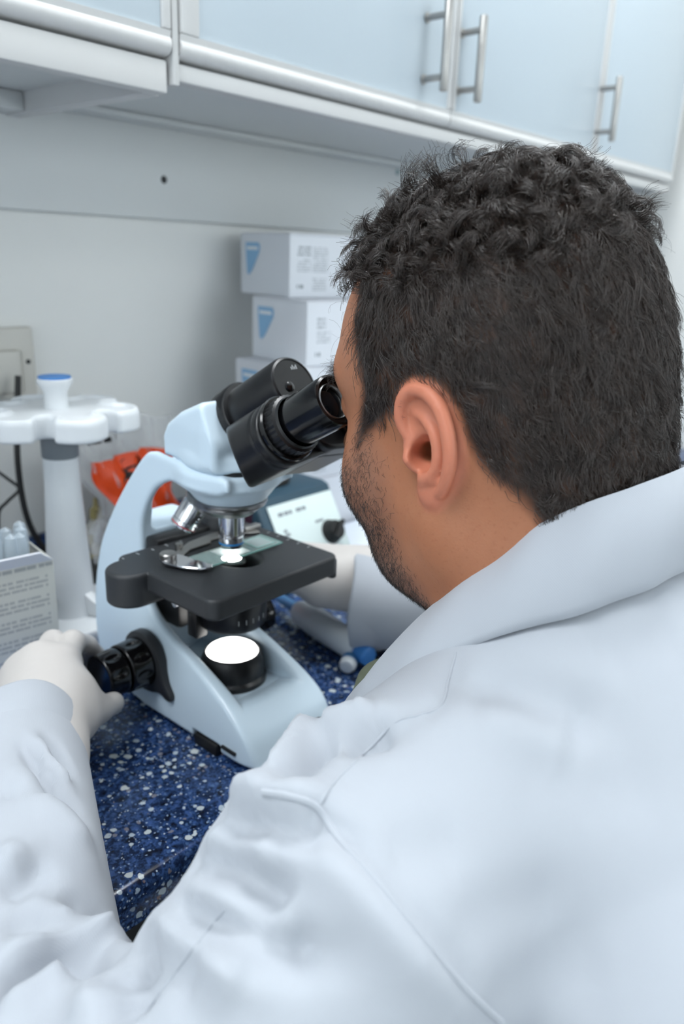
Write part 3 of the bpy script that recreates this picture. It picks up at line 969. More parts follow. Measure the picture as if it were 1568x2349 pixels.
def scope_body(P):
    x, y, z = P[:, 0], P[:, 1], P[:, 2]
    d2 = sd_poly(y, z, ARM)
    t = np.clip((z - .005) / .115, 0, 1); t = t * t * (3 - 2 * t)
    w = .0475 - .0130 * t
    w = w - .010 * np.clip((y - .06) / .08, 0, 1) * (1 - t)
    w = w - .006 * np.clip((-.055 - y) / .025, 0, 1) ** 2
    d = sd_ext(d2, (np.abs(x) - w) * .93, .0042)
    # channel between the flanks in which the lamp stands
    fl = .0375 + .35 * np.maximum(-.030 - y, 0)
    ch = np.maximum(np.maximum(np.abs(x) - (.0285 - .003 * np.clip((y - .03) / .04, 0, 1)), fl - z), np.maximum(-.066 - y, y - .0705))
    d = smax(d, -ch, .007)
    # carrying slot through the upper arm
    sl = sd_box(P, (.0105, .11, .1815), (.0330, .085, .0255), .006)
    d = smax(d, -sl, .002)
    # arm end around the nosepiece: round in plan
    r = np.sqrt(x * x + y * y)
    cyl = sd_ext(r - .0395, np.maximum(z - .2225, .2105 - z), .003)
    cone = sd_ext((r - (.0270 + (z - .196) * .75)) * .8, np.maximum(z - .2125, .196 - z), .002)
    d = smin(d, cyl, .008)
    d = smin(d, cone, .003)
    d = smax(d, -sd_box(P, (-.05, -.022, .0), (.012, .017, .0115), .001), .0015)
    d = smax(d, -sd_box(P, (.05, -.022, .0), (.012, .017, .0115), .001), .0015)
    return np.maximum(d, .003 - z)
v, f = sdf_mesh(scope_body, (-.062, -.09, -.002), (.062, .172, .236), .0013)
mobj('stand', v, f, 'scope_white', sc_)
# feet
for (x, y) in ((-.041, -.022), (.041, -.022), (-.036, .13), (.036, .13)):
    MB().box((x - .008, y - .014, 0), (x + .008, y + .014, .0105), .002).build('foot', 'rubber_black', sc_)
# brightness wheel on the front right of the base
MB().lathe([(.0001, -.014), (.006, -.0135), (.0085, -.011), (.0085, .011), (.006, .0135), (.0001, .014)], 28, axis_M((.018, -.0765, .0105), (1, 0, 0))).build('dimmer_wheel', 'scope_black', sc_)
# side slot on the left flank
MB().box((-.0492, -.058, .012), (-.0470, -.042, .0145), .0004).build('side_slot', 'rubber_black', sc_)

# head housing (white, wedge with slanted front)
AX = Vector((0, -math.cos(math.radians(31)), math.sin(math.radians(31))))   # optical axis of the eyepieces
HP = [(.046, .2265), (.046, .244), (.041, .2525), (.022, .264), (-.008, .2745), (-.026, .278), (-.031, .2755), (-.012, .236), (-.0225, .2255), (-.014, .2235)]
HP = [(.046, .2262), (.0465, .243), (.041, .2525), (.022, .2645), (-.004, .275), (-.020, .2785), (-.026, .276), (-.0245, .2262)]
def scope_head(P):
    x, y, z = P[:, 0], P[:, 1], P[:, 2]
    d2 = sd_poly(y, z, HP)
    w = .030 + .008 * np.clip((.04 - y) / .05, 0, 1) - .10 * np.maximum(z - .255, 0)
    d = sd_ext(d2, (np.abs(x) - w) * .95, .0055)
    # lower front flares round the dovetail
    r = np.sqrt(x * x + (y + .002) ** 2)
    d = smin(d, sd_ext((r - (.037 - (z - .226) * .25)) * .95, np.maximum(z - .236, .2262 - z), .002), .006)
    # slanted front plane perpendicular to the eyepiece axis
    n = np.array([0, AX.y, AX.z], np.float32)
    pl = (P - np.array([0, -.022, .252], np.float32)) @ n
    return smax(d, pl, .003)
v, f = sdf_mesh(scope_head, (-.05, -.06, .222), (.05, .056, .288), .0011)
mobj('head_housing', v, f, 'scope_white', sc_)
MB().lathe([(.034, .2222), (.034, .2264)], 48, Matrix.Translation((0, -.002, 0))).build('head_joint', 'scope_black', sc_)

# binocular prism boxes, hinged about the centre
UPV = Vector((0, math.sin(math.radians(31)), math.cos(math.radians(31))))
EY0 = Vector((0, -.049, .2465))         # hinge centre of the two prism boxes
FL0 = Vector((0, -.0150, .2630))        # flange on the slanted face of the housing
def ax_pt(dx, du, ds):                  # across, up the slant, out along the axis
    return Vector((dx, 0, 0)) + EY0 + UPV * du + AX * ds
Rb = np.array([[1, 0, 0], [0, UPV.y, AX.y], [0, UPV.z, AX.z]], np.float32)   # columns: x, up, axis
def prism_box(sx):
    c0 = np.array(ax_pt(0, 0, 0), np.float32)
    def f(P):
        Q = (P - c0) @ Rb                       # local x, up, axis
        x, u, s = Q[:, 0] * sx, Q[:, 1], Q[:, 2]
        # D-shaped outline : round lobe at the eyepiece, tail towards the hinge
        a = np.array([.031, -.002]); b = np.array([.004, -.002])
        pa = np.stack([x, u], 1) - a
        ba = b - a
        t = np.clip((pa @ ba) / (ba @ ba), 0, 1)
        d2 = np.linalg.norm(pa - t[:, None] * ba, axis=1) - (.0228 - .0025 * t)
        back = -.004
        d = sd_ext(d2, np.maximum(s - (.050 + .004 * sx), back - s), .0022)
        # slanted cut at the outer rear corner
        cut = (-(s - .010) + (x - .048) * 1.0) / 1.414
        d = smax(d, cut, .002)
        # shallow step between tube block and front plate
        d = d + .0009 * np.exp(-((s - .038) / .0012) ** 2)
        return d
    v, f_ = sdf_mesh(f, np.array(ax_pt(0, 0, .028)) - np.array((.064, .064, .064)), np.array(ax_pt(0, 0, .028)) + np.array((.064, .064, .064)), .0011)
    return mobj('prism_box', v, f_, 'scope_black', sc_)
for sx in (-1, 1):
    pb = prism_box(sx)
    Mx = axis_M(ax_pt(sx * .031, -.001, .052 + .004 * sx), AX, (1, 0, 0))
    MB().lathe([(.0225, .0), (.0225, .002), (.0215, .003)], 48, Mx).build('front_plate', 'scope_black_gloss', pb)
    for (dx, du) in ((.0, -.0205), (-.0135 * sx, .016)):
        MB().lathe([(.0022, .0), (.0022, .0016), (.0014, .002), (.0001, .0012)], 14, axis_M(ax_pt(sx * .031 + dx, -.001 + du, .0522 + .004 * sx), AX)).build('screw', 'chrome_dull' if False else 'scope_black_gloss', pb)
    # dioptre ring with knurling
    kr = MB()
    prof = [(.0175, .002), (.0195, .003), (.0195, .0105), (.0180, .0115), (.0172, .0135)]
    seg = 72
    vs, fs = [], []
    for r, z in prof:
        for k in range(seg):
            a = 2 * PI * k / seg
            rr = r + (.00045 if (k % 2 and .0025 < z < .011) else 0)
            vs.append((rr * math.cos(a), rr * math.sin(a), z))
    for i in range(len(prof) - 1):
        for k in range(seg):
            k2 = (k + 1) % seg
            fs.append((i * seg + k, i * seg + k2, (i + 1) * seg + k2, (i + 1) * seg + k))
    kr.add(vs, fs, Mx)
    kr.build('dioptre_ring', 'scope_black_matt' if False else 'scope_black', sc_, angle=20)
    e = empty('eyepiece', (0, 0, 0)); e.parent = sc_
    MB().lathe([(.0152, .010), (.0152, .016), (.0165, .017), (.0168, .018), (.0168, .048), (.0164, .0495), (.0150, .0502), (.0146, .0497), (.0140, .0478), (.0118, .0470)], 56, Mx, cap=False).build('barrel', 'scope_black_gloss', e)
    MB().lathe([(.0120, .0472), (.0112, .0478), (.0105, .0470), (.0100, .044)], 40, Mx, cap=False).build('lens_ring', 'chrome_dull', e)
    MB().lathe([(.0101, .0438), (.006, .0452), (.0001, .0456)], 40, Mx).build('eye_lens', 'lens_glass', e)
# hinge disc between the two boxes
MB().lathe([(.0245, -.010), (.0245, .0065), (.0235, .008), (.0205, .0085), (.0205, .058), (.0195, .0605), (.0180, .0612), (.0172, .0606), (.0001, .0606)], 56, axis_M(FL0, AX)).build('hinge_barrel', 'scope_black', sc_)
MB().lathe([(.020, -.012), (.020, .030), (.012, .031), (.012, .046), (.010, .048), (.0001, .0485)], 36, axis_M(ax_pt(0, .004, .0), AX)).build('hinge_core', 'scope_black', sc_)
MB().lathe([(.0035, .0), (.0035, .002), (.0001, .0035)], 16, axis_M(ax_pt(-.017, .026, .050), AX)).build('lock_pin', 'scope_black_gloss', sc_)
# printed scale on the right prism box plate
mk_ = MB()
for k in range(4):
    mk_.box((-.004 + .0016 * k, .004, 0), (-.0034 + .0016 * k, .006 + .0012 * (k % 2), .0003), M=axis_M(FL0 + AX * .0607 + UPV * .006 + Vector((.006, 0, 0)), AX, (1, 0, 0)) )
mk_.build('scale_marks', 'mark_white', sc_, smooth=False)

# nosepiece and objectives
MB().lathe([(.020, .1915), (.0272, .1925), (.0285, .1945), (.0285, .1965), (.025, .1985)], 56).build('turret_seat', 'chrome_dull', sc_)
NT_AX = Vector((0.0, .20, -.98)).normalized()
NT_C = Vector((0, .008, .1955))
MB().lathe([(.0295, -.003), (.0295, .002), (.0265, .0062), (.012, .0075), (.0001, .0077)], 56, axis_M(NT_C, NT_AX)).build('turret', 'chrome_dull', sc_)
def objective(base, d, L, r, ring):
    o = empty('objective', (0, 0, 0)); o.parent = sc_
    M_ = axis_M(base, d)
    MB().lathe([(r * .92, -.004), (r, .0), (r, L * .62), (r * .93, L * .64), (r * .93, L * .66), (r, L * .68), (r, L * .80)], 40, M_).build('sleeve', 'chrome', o)
    MB().lathe([(r * 1.01, L * .80), (r * 1.01, L * .84)], 40, M_).build('colour_ring', ring, o)
    MB().lathe([(r, L * .84), (r * .97, L * .92), (r * .66, L * .985), (r * .55, L), (r * .3, L), (.0001, L * .985)], 40, M_).build('nose', 'chrome', o)
    tx_ = MB()
    for i in range(3):
        for k in range(4):
            a0 = -2.45 + .11 * k + .02 * i
            z0 = L * (.18 + .13 * i)
            p0_ = [((r + .00012) * math.cos(a), (r + .00012) * math.sin(a), z) for a, z in ((a0, z0), (a0 + .07, z0), (a0 + .07, z0 + L * .07), (a0, z0 + L * .07))]
            tx_.add(p0_, [(0, 1, 2, 3)], M_)
    tx_.build('engraving', 'ink_black', o, smooth=False)
objective((0, 0, .1890), (0, 0, -1), .0358, .0098, 'ring_blue')
objective((-.019, .021, .1885), (-.42, .30, -.86), .021, .0105, 'ring_red')
objective((.018, .018, .1885), (.34, .30, -.89), .021, .0082, 'ring_yellow')
objective((-.004, .034, .186), (-.05, .62, -.78), .016, .0085, 'ring_red')

# stage
ST = .1480
def rrect(x0, x1, y0, y1, r, n=6):
    out = []
    for (cx, cy, a0) in ((x1 - r, y1 - r, 0), (x0 + r, y1 - r, 90), (x0 + r, y0 + r, 180), (x1 - r, y0 + r, 270)):
        for k in range(n + 1):
            a = math.radians(a0 + 90 * k / n)
            out.append((cx + r * math.cos(a), cy + r * math.sin(a)))
    return out
def stage_sdf(P):
    x, y, z = P[:, 0], P[:, 1], P[:, 2]
    def rr(cx, cy, hx, hy, r):
        q = np.stack([np.abs(x - cx) - hx + r, np.abs(y - cy) - hy + r], 1)
        return np.linalg.norm(np.maximum(q, 0), axis=1) + np.minimum(q.max(1), 0) - r
    main = rr(-.0025, .000, .0665, .0600, .009)
    d = sd_ext(main, np.maximum(z - ST, ST - .0165 - z), .0022)
    # skirt under the right edge
    d = np.minimum(d, sd_ext(rr(.0605, .0, .0035, .058, .003), np.maximum(z - ST + .004, ST - .0205 - z), .001))
    # lobe at the left for the slide carrier drive
    q = np.stack([x + .058, y - .034], 1)
    lob = np.linalg.norm(q - np.stack([np.clip(q[:, 0], -.014, .0), np.zeros_like(x)], 1), axis=1) - .0185
    lobe = sd_ext(lob, np.maximum(z - ST, ST - .0275 - z), .003)
    d = np.minimum(d, lobe)
    # specimen opening (oval), bevelled
    ov = np.sqrt((x / 1.0) ** 2 + ((y + .004) / 1.25) ** 2) - .0175
    hole = ov - np.maximum(z - ST + .004, 0) * .8
    return smax(d, -hole, .001)
v, f = sdf_mesh(stage_sdf, (-.10, -.066, ST - .03), (.072, .068, ST + .003), .0011)
mobj('stage', v, f, 'scope_black_matt', sc_)
MB().box((-.0305, .056, .1335), (.0305, .0735, .1525), .003).build('stage_bracket', 'scope_black', sc_)
MB().box((-.0235, .040, .075), (.0235, .074, .1335), .004).build('focus_rack', 'scope_black', sc_)
# vernier marks along the back edges
vm = MB()
for k in range(5):
    vm.box((-.066 + .014 * k - .0003, .0505, ST), (-.066 + .014 * k + .0003, .0535 + .0015 * (k % 2), ST + .0002))
    vm.box((.0605 - .004, -.030 + .012 * k - .0003, ST), (.0605 - .001, -.030 + .012 * k + .0003, ST + .0002))
vm.build('vernier_marks', 'mark_white', sc_, smooth=False)
# slide carrier: back bar, fixed claw, sprung claw with its pivot
hl = MB()
hl.prism([(-.046, .019), (-.034, .030), (-.010, .042), (.018, .046), (.034, .044), (.053, .026), (.050, .0205), (.045, .022), (.034, .030), (.020, .034), (.006, .034), (.004, .030), (-.018, .029), (-.034, .020), (-.042, .0145)][::-1], ST + .0006, ST + .0022, bev=.0003, seg=1)
hl.build('slide_carrier', 'steel_brushed', sc_)
cl = MB()
cl.prism([(-.052, .024), (-.044, .028), (-.036, .024), (-.034, .016), (-.033, .004), (-.0315, -.006), (-.030, -.0125), (-.034, -.017), (-.0415, -.014), (-.050, -.001), (-.0545, .014)], ST + .0024, ST + .0042, bev=.0005, seg=1)
cl.build('spring_claw', 'chrome', sc_)
MB().lathe([(.0062, ST + .004), (.0066, ST + .0048), (.0066, ST + .0082), (.0058, ST + .0092), (.0001, ST + .0094)], 28, Matrix.Translation((-.047, .0195, 0))).build('claw_pivot', 'steel_brushed', sc_)
MB().lathe([(.003, ST), (.003, ST + .005), (.0001, ST + .0055)], 16, Matrix.Translation((-.022, .0385, 0))).build('carrier_screw', 'steel_brushed', sc_)
MB().box((.040, .027, ST + .0022), (.058, .034, ST + .006), .001, M=Matrix.Rotation(-.0, 4, 'Z')).build('vernier_slide', 'steel_brushed', sc_)
# condenser and lamp
MB().lathe([(.020, .1325), (.0245, .131), (.0245, .116), (.0255, .115), (.0285, .113), (.0285, .094), (.0265, .0905), (.021, .0885), (.019, .0875), (.0001, .0875)], 56).build('condenser', 'scope_black', sc_)
cm = MB()
for k in range(5):
    a = -2.1 + .22 * k
    cm.box((-.0002, -.0002, 0), (.0002, .0002, .004), M=Matrix.Translation((.0286 * math.cos(a), .0286 * math.sin(a), .0985)))
cm.build('condenser_scale', 'mark_white', sc_, smooth=False)
MB().box((-.034, .004, .083), (-.022, .016, .108), .002).build('condenser_lever', 'scope_black', sc_)
MB().lathe([(.004, 0), (.004, .010), (.0001, .0105)], 16, axis_M((-.026, .028, .108), (-1, .1, 0))).build('centring_screw', 'chrome', sc_)
MB().lathe([(.0285, .034), (.0285, .0415), (.0265, .044), (.0262, .0555), (.0243, .060), (.0235, .0625), (.0222, .0630), (.0215, .0622)], 56, cap=False).build('lamp_collar', 'scope_black', sc_)
MB().lathe([(.0216, .0622), (.0205, .0640), (.0175, .0660), (.012, .0675), (.006, .0683), (.0001, .0685)], 48).build('lamp_lens', 'lens_light', sc_)
# coaxial focus knobs on both flanks
for sx in (-1, 1):
    K0 = Vector((sx * .0430, .058, .0495))
    Mk = axis_M(K0, (sx, 0, 0), (0, 0, 1))
    # flange plate on the flank: rounded bar
    MB().prism([(.052 + .021 * math.cos(a) * (1.0 if math.sin(a) > -.2 else 1.0), .046 + .024 * math.sin(a)) for a in [2 * PI * k / 28 for k in range(28)]], sx * .036 if sx < 0 else .036, sx * .0475, axis=0, bev=.0).build('knob_flange', 'scope_black_matt', sc_) if False else None
    MB().lathe([(.0225, -.008), (.0225, .005), (.0215, .0065), (.019, .007)], 48, Mk).build('knob_flange', 'scope_black_matt', sc_)
    def knob(P, r, s0, s1, nn):
        x = (P[:, 0] - K0.x) * sx; y = P[:, 1] - K0.y; z = P[:, 2] - K0.z
        rr = np.sqrt(y * y + z * z); a = np.arctan2(z, y)
        d2 = rr - (r - (x - s0) * .05)
        d = sd_ext(d2, np.maximum(x - s1, s0 - x), .0016)
        # finger dimples round the rim
        ph = (a * nn / (2 * PI)) % 1.0 - .5
        q = np.sqrt((ph * 2 * PI / nn * r / .0042) ** 2 + ((x - (s0 + s1) / 2) / ((s1 - s0) * .36)) ** 2)
        dim = .0015 * np.clip(1 - q * q, 0, 1)
        return d + np.where(rr > r * .7, dim, 0)
    v, f = sdf_mesh(lambda P: knob(P, .0215, .0065, .0275, 9), np.array(K0) - np.array((.05, .026, .026)), np.array(K0) + np.array((.05, .026, .026)), .0008)
    mobj('coarse_knob', v, f, 'scope_black_gloss', sc_)
    v, f = sdf_mesh(lambda P: knob(P, .0195, .0288, .0475, 8), np.array(K0) - np.array((.056, .026, .026)), np.array(K0) + np.array((.056, .026, .026)), .0008)
    mobj('fine_knob', v, f, 'scope_black_gloss', sc_)
    MB().tube([tuple(K0 + Vector((sx * .02, 0, 0))), tuple(K0 + Vector((sx * .034, 0, 0)))], .012, 24).build('knob_shaft', 'rubber_black', sc_)
tp = spline([(.082, .050), (.079, .064), (.068, .074), (.054, .076), (.041, .070), (.034, .060), (.031, .049), (.026, .039), (.019, .031), (.020, .026), (.026, .0255), (.035, .028), (.047, .0245), (.063, .024), (.076, .033), (.082, .050)], 4)[:-1]
MB().prism([tuple(q) for q in tp], -.0505, -.0415, axis=0, bev=.0015, seg=2).build('tension_collar', 'scope_black_matt', sc_)
MB().lathe([(.021, .146), (.021, .152), (.018, .158), (.010, .162), (.0001, .163)], 32, Matrix.Translation((.044, .064, 0))).build('drive_cover', 'scope_black_matt', sc_)

# specimen slide held on the stage
sl_ = empty('glass_slide', (SCX, SCY, ZC + ST + .0023), label='clear glass microscope slide lying on the black stage', cat='slide')
MB().box((-.032, -.013, .0), (.044, .013, .0011), .0001, 1).build('glass', 'slide_glass', sl_, smooth=False)
eg = MB()
eg.box((-.032, -.0133, .0), (.044, -.0130, .0011)).box((-.0323, -.0133, 0), (-.032, .013, .0011)).box((.044, -.0133, 0), (.0443, .013, .0011))
eg.build('cut_edge', 'slide_edge', sl_, smooth=False)
MB().box((.020, -.009, .0012), (.038, .009, .0014)).build('cover_slip', 'cover_glass', sl_, smooth=False)
ed = MB()
for lo, hi in (((.0195, -.0095, .0012), (.0385, -.009, .0015)), ((.0195, .009, .0012), (.0385, .0095, .0015)), ((.0195, -.009, .0012), (.02, .009, .0015)), ((.038, -.009, .0012), (.0385, .009, .0015))):
    ed.box(lo, hi)
ed.build('cover_edge', 'slide_edge', sl_, smooth=False)

MB().lathe([(.0125, .128), (.0125, .1435), (.0105, .1450), (.0080, .1453)], 32, cap=False).build('condenser_tip', 'scope_black_gloss', sc_)
MB().lathe([(.0080, .1452), (.005, .1460), (.0001, .1463)], 28).build('condenser_lens', 'condenser_glow', sc_)  # self-lit, standing in for lamp light through the solid condenser
MB().box((-.013, -.0105, .0012), (.011, .0105, .0014)).build('specimen', 'glow_film', sl_, smooth=False)  # film added to glow from below as a bright patch on the slide
# ================================================================== PERSON
def W3(x, y, h): return np.array((x, y, ZC + h), np.float32)
HC = W3(.388, .219, .286)              # midpoint between the ear canals
HPITCH = math.radians(11)
HR = rot_x(-HPITCH)                    # head-local -> world
EARM, EARS = math.radians(6), .86

SH_L = W3(.204, .157, .110); EL_L = W3(.058, .188, .040); WR_L = W3(.206, .453, .062)
SH_R = W3(.572, .157, .110); EL_R = W3(.720, .250, .053); WR_R = W3(.552, .450, .056)
def coat_base(P):
    T = P.copy(); T[:, 0] = .388 + (T[:, 0] - .388) / 1.45
    d = sd_chain(T, [W3(.388, -.10, -.36), W3(.388, -.075, -.20), W3(.388, -.025, -.06), W3(.388, .045, .050), W3(.388, .098, .115)], [.140, .131, .122, .104, .072], .065)
    d *= 1.1
    d = smin(d, sd_cone(P, W3(.388, .098, .110), W3(.388, .135, .180), .085, .066), .05)
    Pm = P.copy(); Pm[:, 0] = .776 - Pm[:, 0]
    for Q in (P, Pm):
        yoke = sd_cone(Q, W3(.345, .150, .160), W3(.216, .166, .118), .058, .066)
        d = smin(d, yoke, .05)
    # sleeves
    def sleeve(S, E, Wr, r2):
        a = sd_cone(P, S, E, .0605, .056)
        ax = (Wr - E) / np.linalg.norm(Wr - E)
        b = sd_cone(P, E, Wr + ax * .012, .0605, r2)
        b = np.maximum(b, (P - Wr) @ ax)                # sleeve ends flat at the cuff
        return smin(a, b, .03)
    d = smin(d, sleeve(SH_L, EL_L, WR_L, .0400), .030)
    d = smin(d, sleeve(SH_R, EL_R, WR_R, .0470), .030)
    return np.maximum(d, ZC - .395 - P[:, 2])

def seg_smooth(P, pts, rad, k):
    return sd_chain(P, np.asarray(pts, np.float32), rad, k)

def ear_sdf(Q):
    """left ear; Q head-local. local u forward, v up, w outwards from the head"""
    O = np.array((-.0725, -.004, .004), np.float32)
    ca, sa = math.cos(EARM), math.sin(EARM)
    # the ear turns out from the head: plane spanned by v (up) and u, rotated about v
    A = Q - O
    u = A[:, 1] * ca + A[:, 0] * sa
    w = -A[:, 0] * ca + A[:, 1] * sa
    # lean back a little
    tl = math.radians(4)
    vv = A[:, 2] * math.cos(tl) + u * math.sin(tl)
    uu = u * math.cos(tl) - A[:, 2] * math.sin(tl)
    E = (np.stack([uu, vv, w], 1) / EARS).astype(np.float32)
    lift = lambda a: a
    # shell: thin bowl
    sh = sd_ell(E, (-.007, .003, -.001), (.0185, .0295, .0062))
    lobe = sd_ell(E, (.001, -.0255, .0005), (.0098, .0105, .0044))
    d = smin(sh, lobe, .006)
    hx = spline([(.0065, -.001, .000), (.0115, .008, .002), (.0135, .018, .0035), (.0090, .0285, .0045), (-.001, .0335, .0055), (-.0125, .0305, .007), (-.0215, .0205, .0085), (-.0248, .006, .009), (-.0228, -.008, .008), (-.0165, -.019, .006), (-.0085, -.027, .003)], 3)
    hr = np.interp(np.linspace(0, 1, len(hx)), [0, .2, .45, .8, 1], [.0030, .0042, .0046, .0042, .0034])
    # bowl out the inside first
    bowl = sd_ell(E, (-.0055, .0045, .0085), (.0145, .0235, .0085))
    d = smax(d, -bowl, .003)
    d = smin(d, seg_smooth(E, hx, hr, 0), .0022)
    ah = spline([(.001, .0215, .001), (-.006, .0155, .0035), (-.0125, .006, .0055), (-.0125, -.005, .0058), (-.0085, -.0125, .0052), (-.003, -.0155, .0045)], 3)
    d = smin(d, seg_smooth(E, ah, np.full(len(ah), .0036), 0), .0045)
    d = smin(d, seg_smooth(E, [(.0115, .001, .001), (.0098, -.0055, .0042), (.0092, -.010, .002)], [.0045, .0042, .0042], .003), .003)       # tragus
    d = smin(d, seg_smooth(E, [(-.0045, -.0165, .003), (.002, -.0180, .003)], [.0042, .004], 0), .004)            # antitragus
    con = sd_ell(E, (-.0005, -.0035, .0030), (.0088, .0108, .0125))                                                 # concha
    con = smin(con, sd_cone(E, (.0025, -.003, .002), (.0085, -.004, -.020), .0066, .0050), .002)                    # canal
    return d * EARS, con * EARS

def body_sdf(P):
    Q = ((P - HC) @ HR).astype(np.float32)         # world -> head-local
    X = Q.copy(); X[:, 0] = -np.abs(X[:, 0])       # symmetric
    d = sd_ell(Q, (0, .000, .050), (.0735, .0835, .0870))
    d = smin(d, sd_ell(Q, (0, -.034, .056), (.064, .0495, .0725)), .03)         # crown
    d = smin(d, sd_ell(Q, (0, -.030, .018), (.0655, .0535, .064)), .03)
    d = smin(d, sd_ell(Q, (0, .024, .036), (.0640, .0590, .064)), .022)         # forehead
    d = smin(d, sd_ell(Q, (0, .030, -.026), (.0615, .053, .056)), .028)         # mid face
    d = smin(d, sd_ell(X, (-.040, .046, -.018), (.0255, .026, .026)), .022)     # cheek
    d = smin(d, sd_ell(Q, (0, .038, -.060), (.042, .040, .026)), .024)          # chin and lips region
    d = smin(d, sd_cone(X, (-.054, -.002, -.045), (-.020, .054, -.072), .018, .012), .024)  # jaw line
    d = smin(d, sd_ell(Q, (0, .003, -.077), (.053, .044, .019)), .03)           # soft under-chin
    d = smin(d, sd_cone(X, (-.012, .0795, .0455), (-.044, .062, .0445), .0088, .0095), .012)  # brow
    d = smax(d, -sd_sphere(X, (-.0315, .092, .025), .0135), .012)               # eye socket
    d = smin(d, sd_ell(X, (-.0315, .0675, .0245), (.0148, .0135, .0128)), .003)  # lids
    d = smin(d, sd_cone(Q, (0, .079, .034), (0, .101, -.003), .0078, .0112), .012)  # nose
    d = smin(d, sd_sphere(X, (-.0105, .092, -.0065), .0078), .006)
    d = smax(d, -sd_sphere(X, (-.006, .0965, -.0145), .0036), .003)
    d = smin(d, sd_ell(Q, (0, .0755, -.0345), (.022, .0085, .0048)), .005)      # lips
    d = smin(d, sd_ell(Q, (0, .0735, -.0455), (.019, .0085, .0055)), .004)
    d = smax(d, -sd_ell(Q, (0, .0845, -.0398), (.021, .006, .0009)), .002)
    # neck, leaning back into the shoulders
    nk = sd_cone(P, W3(.388, .190, .270), W3(.388, .130, .150), .0600, .0685)
    d = smin(d, nk, .035)
    # shoulders and chest (under the coat)
    tr = sd_cone(P * np.float32(1), W3(.34, .135, .165), W3(.225, .145, .105), .050, .048)
    Pm = P.copy(); Pm[:, 0] = .776 - Pm[:, 0]
    tr = np.minimum(tr, sd_cone(Pm, W3(.34, .135, .165), W3(.225, .145, .105), .050, .048))
    d = smin(d, tr, .04)
    T = P.copy(); T[:, 0] = .388 + (T[:, 0] - .388) / 1.5
    d = smin(d, sd_chain(T, [W3(.388, .10, .10), W3(.388, .04, .03), W3(.388, -.01, -.08)], [.062, .080, .085], .02), .04)
    # everything below the collar stays inside the coat
    low = ((P - W3(.388, .165, .243)) @ np.array((0, .66, .751), np.float32)) < -.016
    if low.any():
        d[low] = smax(d[low], coat_base(P[low]) + .022, .004)
    near = np.linalg.norm(X - np.array((-.078, -.008, .002), np.float32), axis=1) < .058
    if near.any():
        ed_, ec_ = ear_sdf(X[near])
        d[near] = smax(smin(d[near], ed_, .0035), -ec_, .002)
    return d

if 'BODY' not in globals():
    v, f = sdf_mesh(lambda P: np.maximum(body_sdf(P), ZC + .058 - P[:, 2]), W3(.225, .015, .05), W3(.551, .345, .43), .0015)
    BODY = (v, f)
person = empty('person', (.388, -.02, 0.50), label='person with short dark hair in a white lab coat, bending to the microscope eyepieces', cat='person')
# ---- skin, hair and stubble -------------------------------------------------
def m_skin():
    nt = NT('skin')
    co = nt.coord()
    def att(n):
        a = nt.n('ShaderNodeAttribute', attribute_name=n); return a.outputs['Fac']
    n1 = nt.noise(co, 55, 4); n2 = nt.noise(co, 420, 2)
    base = nt.mix(n1, lin((158, 101, 71)), lin((176, 119, 88)))
    base = nt.mix(nt.math('MULTIPLY', nt.ramp(n2, .55, .75), .25), base, lin((140, 84, 60)))
    base = nt.mix(nt.math('MULTIPLY', att('ear_m'), .65), base, lin((218, 134, 108)))
    base = nt.mix(nt.math('MULTIPLY', att('beard_m'), .55), base, lin((120, 92, 80)))
    base = nt.mix(att('hair_m'), base, nt.mix(nt.ramp(nt.noise(co, 60, 3), .4, .7), lin((34, 25, 21)), lin((76, 50, 36))))
    nt.link(base, nt.b.inputs['Base Color'])
    nt.b.inputs['Roughness'].default_value = .48
    nt.b.inputs['Specular IOR Level'].default_value = .35
    nt.b.inputs['Subsurface Weight'].default_value = .12
    nt.b.inputs['Subsurface Radius'].default_value = (1.0, .35, .2)
    nt.b.inputs['Subsurface Scale'].default_value = .004
    h = nt.math('ADD', nt.noise(co, 900, 2), nt.math('MULTIPLY', nt.vor(co, 700).outputs['Distance'], .7))
    nt.bump(h, .12, .0004)
m_skin()
def m_hair(name, c1, c2, rough=.30):
    nt = NT(name)
    co = nt.coord()
    nt.link(nt.mix(nt.noise(co, 150, 2), lin(c1), lin(c2)), nt.b.inputs['Base Color'])
    nt.b.inputs['Roughness'].default_value = rough
    nt.b.inputs['Specular IOR Level'].default_value = .8
m_hair('hair_dark', (38, 31, 28), (62, 48, 40))
m_hair('stubble_dark', (34, 27, 25), (44, 36, 32), .5)

BV, BF = BODY
LOC = ((BV - HC) @ HR).astype(np.float32)               # head-local coordinates of every vertex
XS = LOC.copy(); XS[:, 0] = -np.abs(XS[:, 0])
def soft(poly, Y, Z, w):
    d = sd_poly(Y.astype(np.float32), Z.astype(np.float32), poly)
    return np.clip(.5 - d / (2 * w), 0, 1), d
HAIR_POLY = [(.12, .094), (.062, .0955), (.040, .094), (.0396, .078), (.041, .0625), (.036, .0465), (.036, .033), (.045, .0187), (.0486, .004), (.038, .010), (.023, .019), (.008, .027), (-.004, .036), (-.018, .034),
             (-.027, .020), (-.0286, .0075), (-.031, .002), (-.035, -.006), (-.041, -.0135), (-.049, -.021), (-.0555, -.033), (-.062, -.045), (-.07, -.07), (-.16, -.07), (-.16, .22), (.12, .22)]
BEARD_POLY = [(.0486, .012), (.036, .010), (.029, -.005), (.0275, -.038), (.024, -.060), (.013, -.080), (.003, -.105), (.10, -.115), (.12, -.012), (.070, -.008), (.056, -.001)]
ear_d = np.full(len(BV), 1.0, np.float32)
nr = np.linalg.norm(XS - np.array((-.078, -.008, .002), np.float32), axis=1) < .05
ear_d[nr] = ear_sdf(XS[nr])[0]
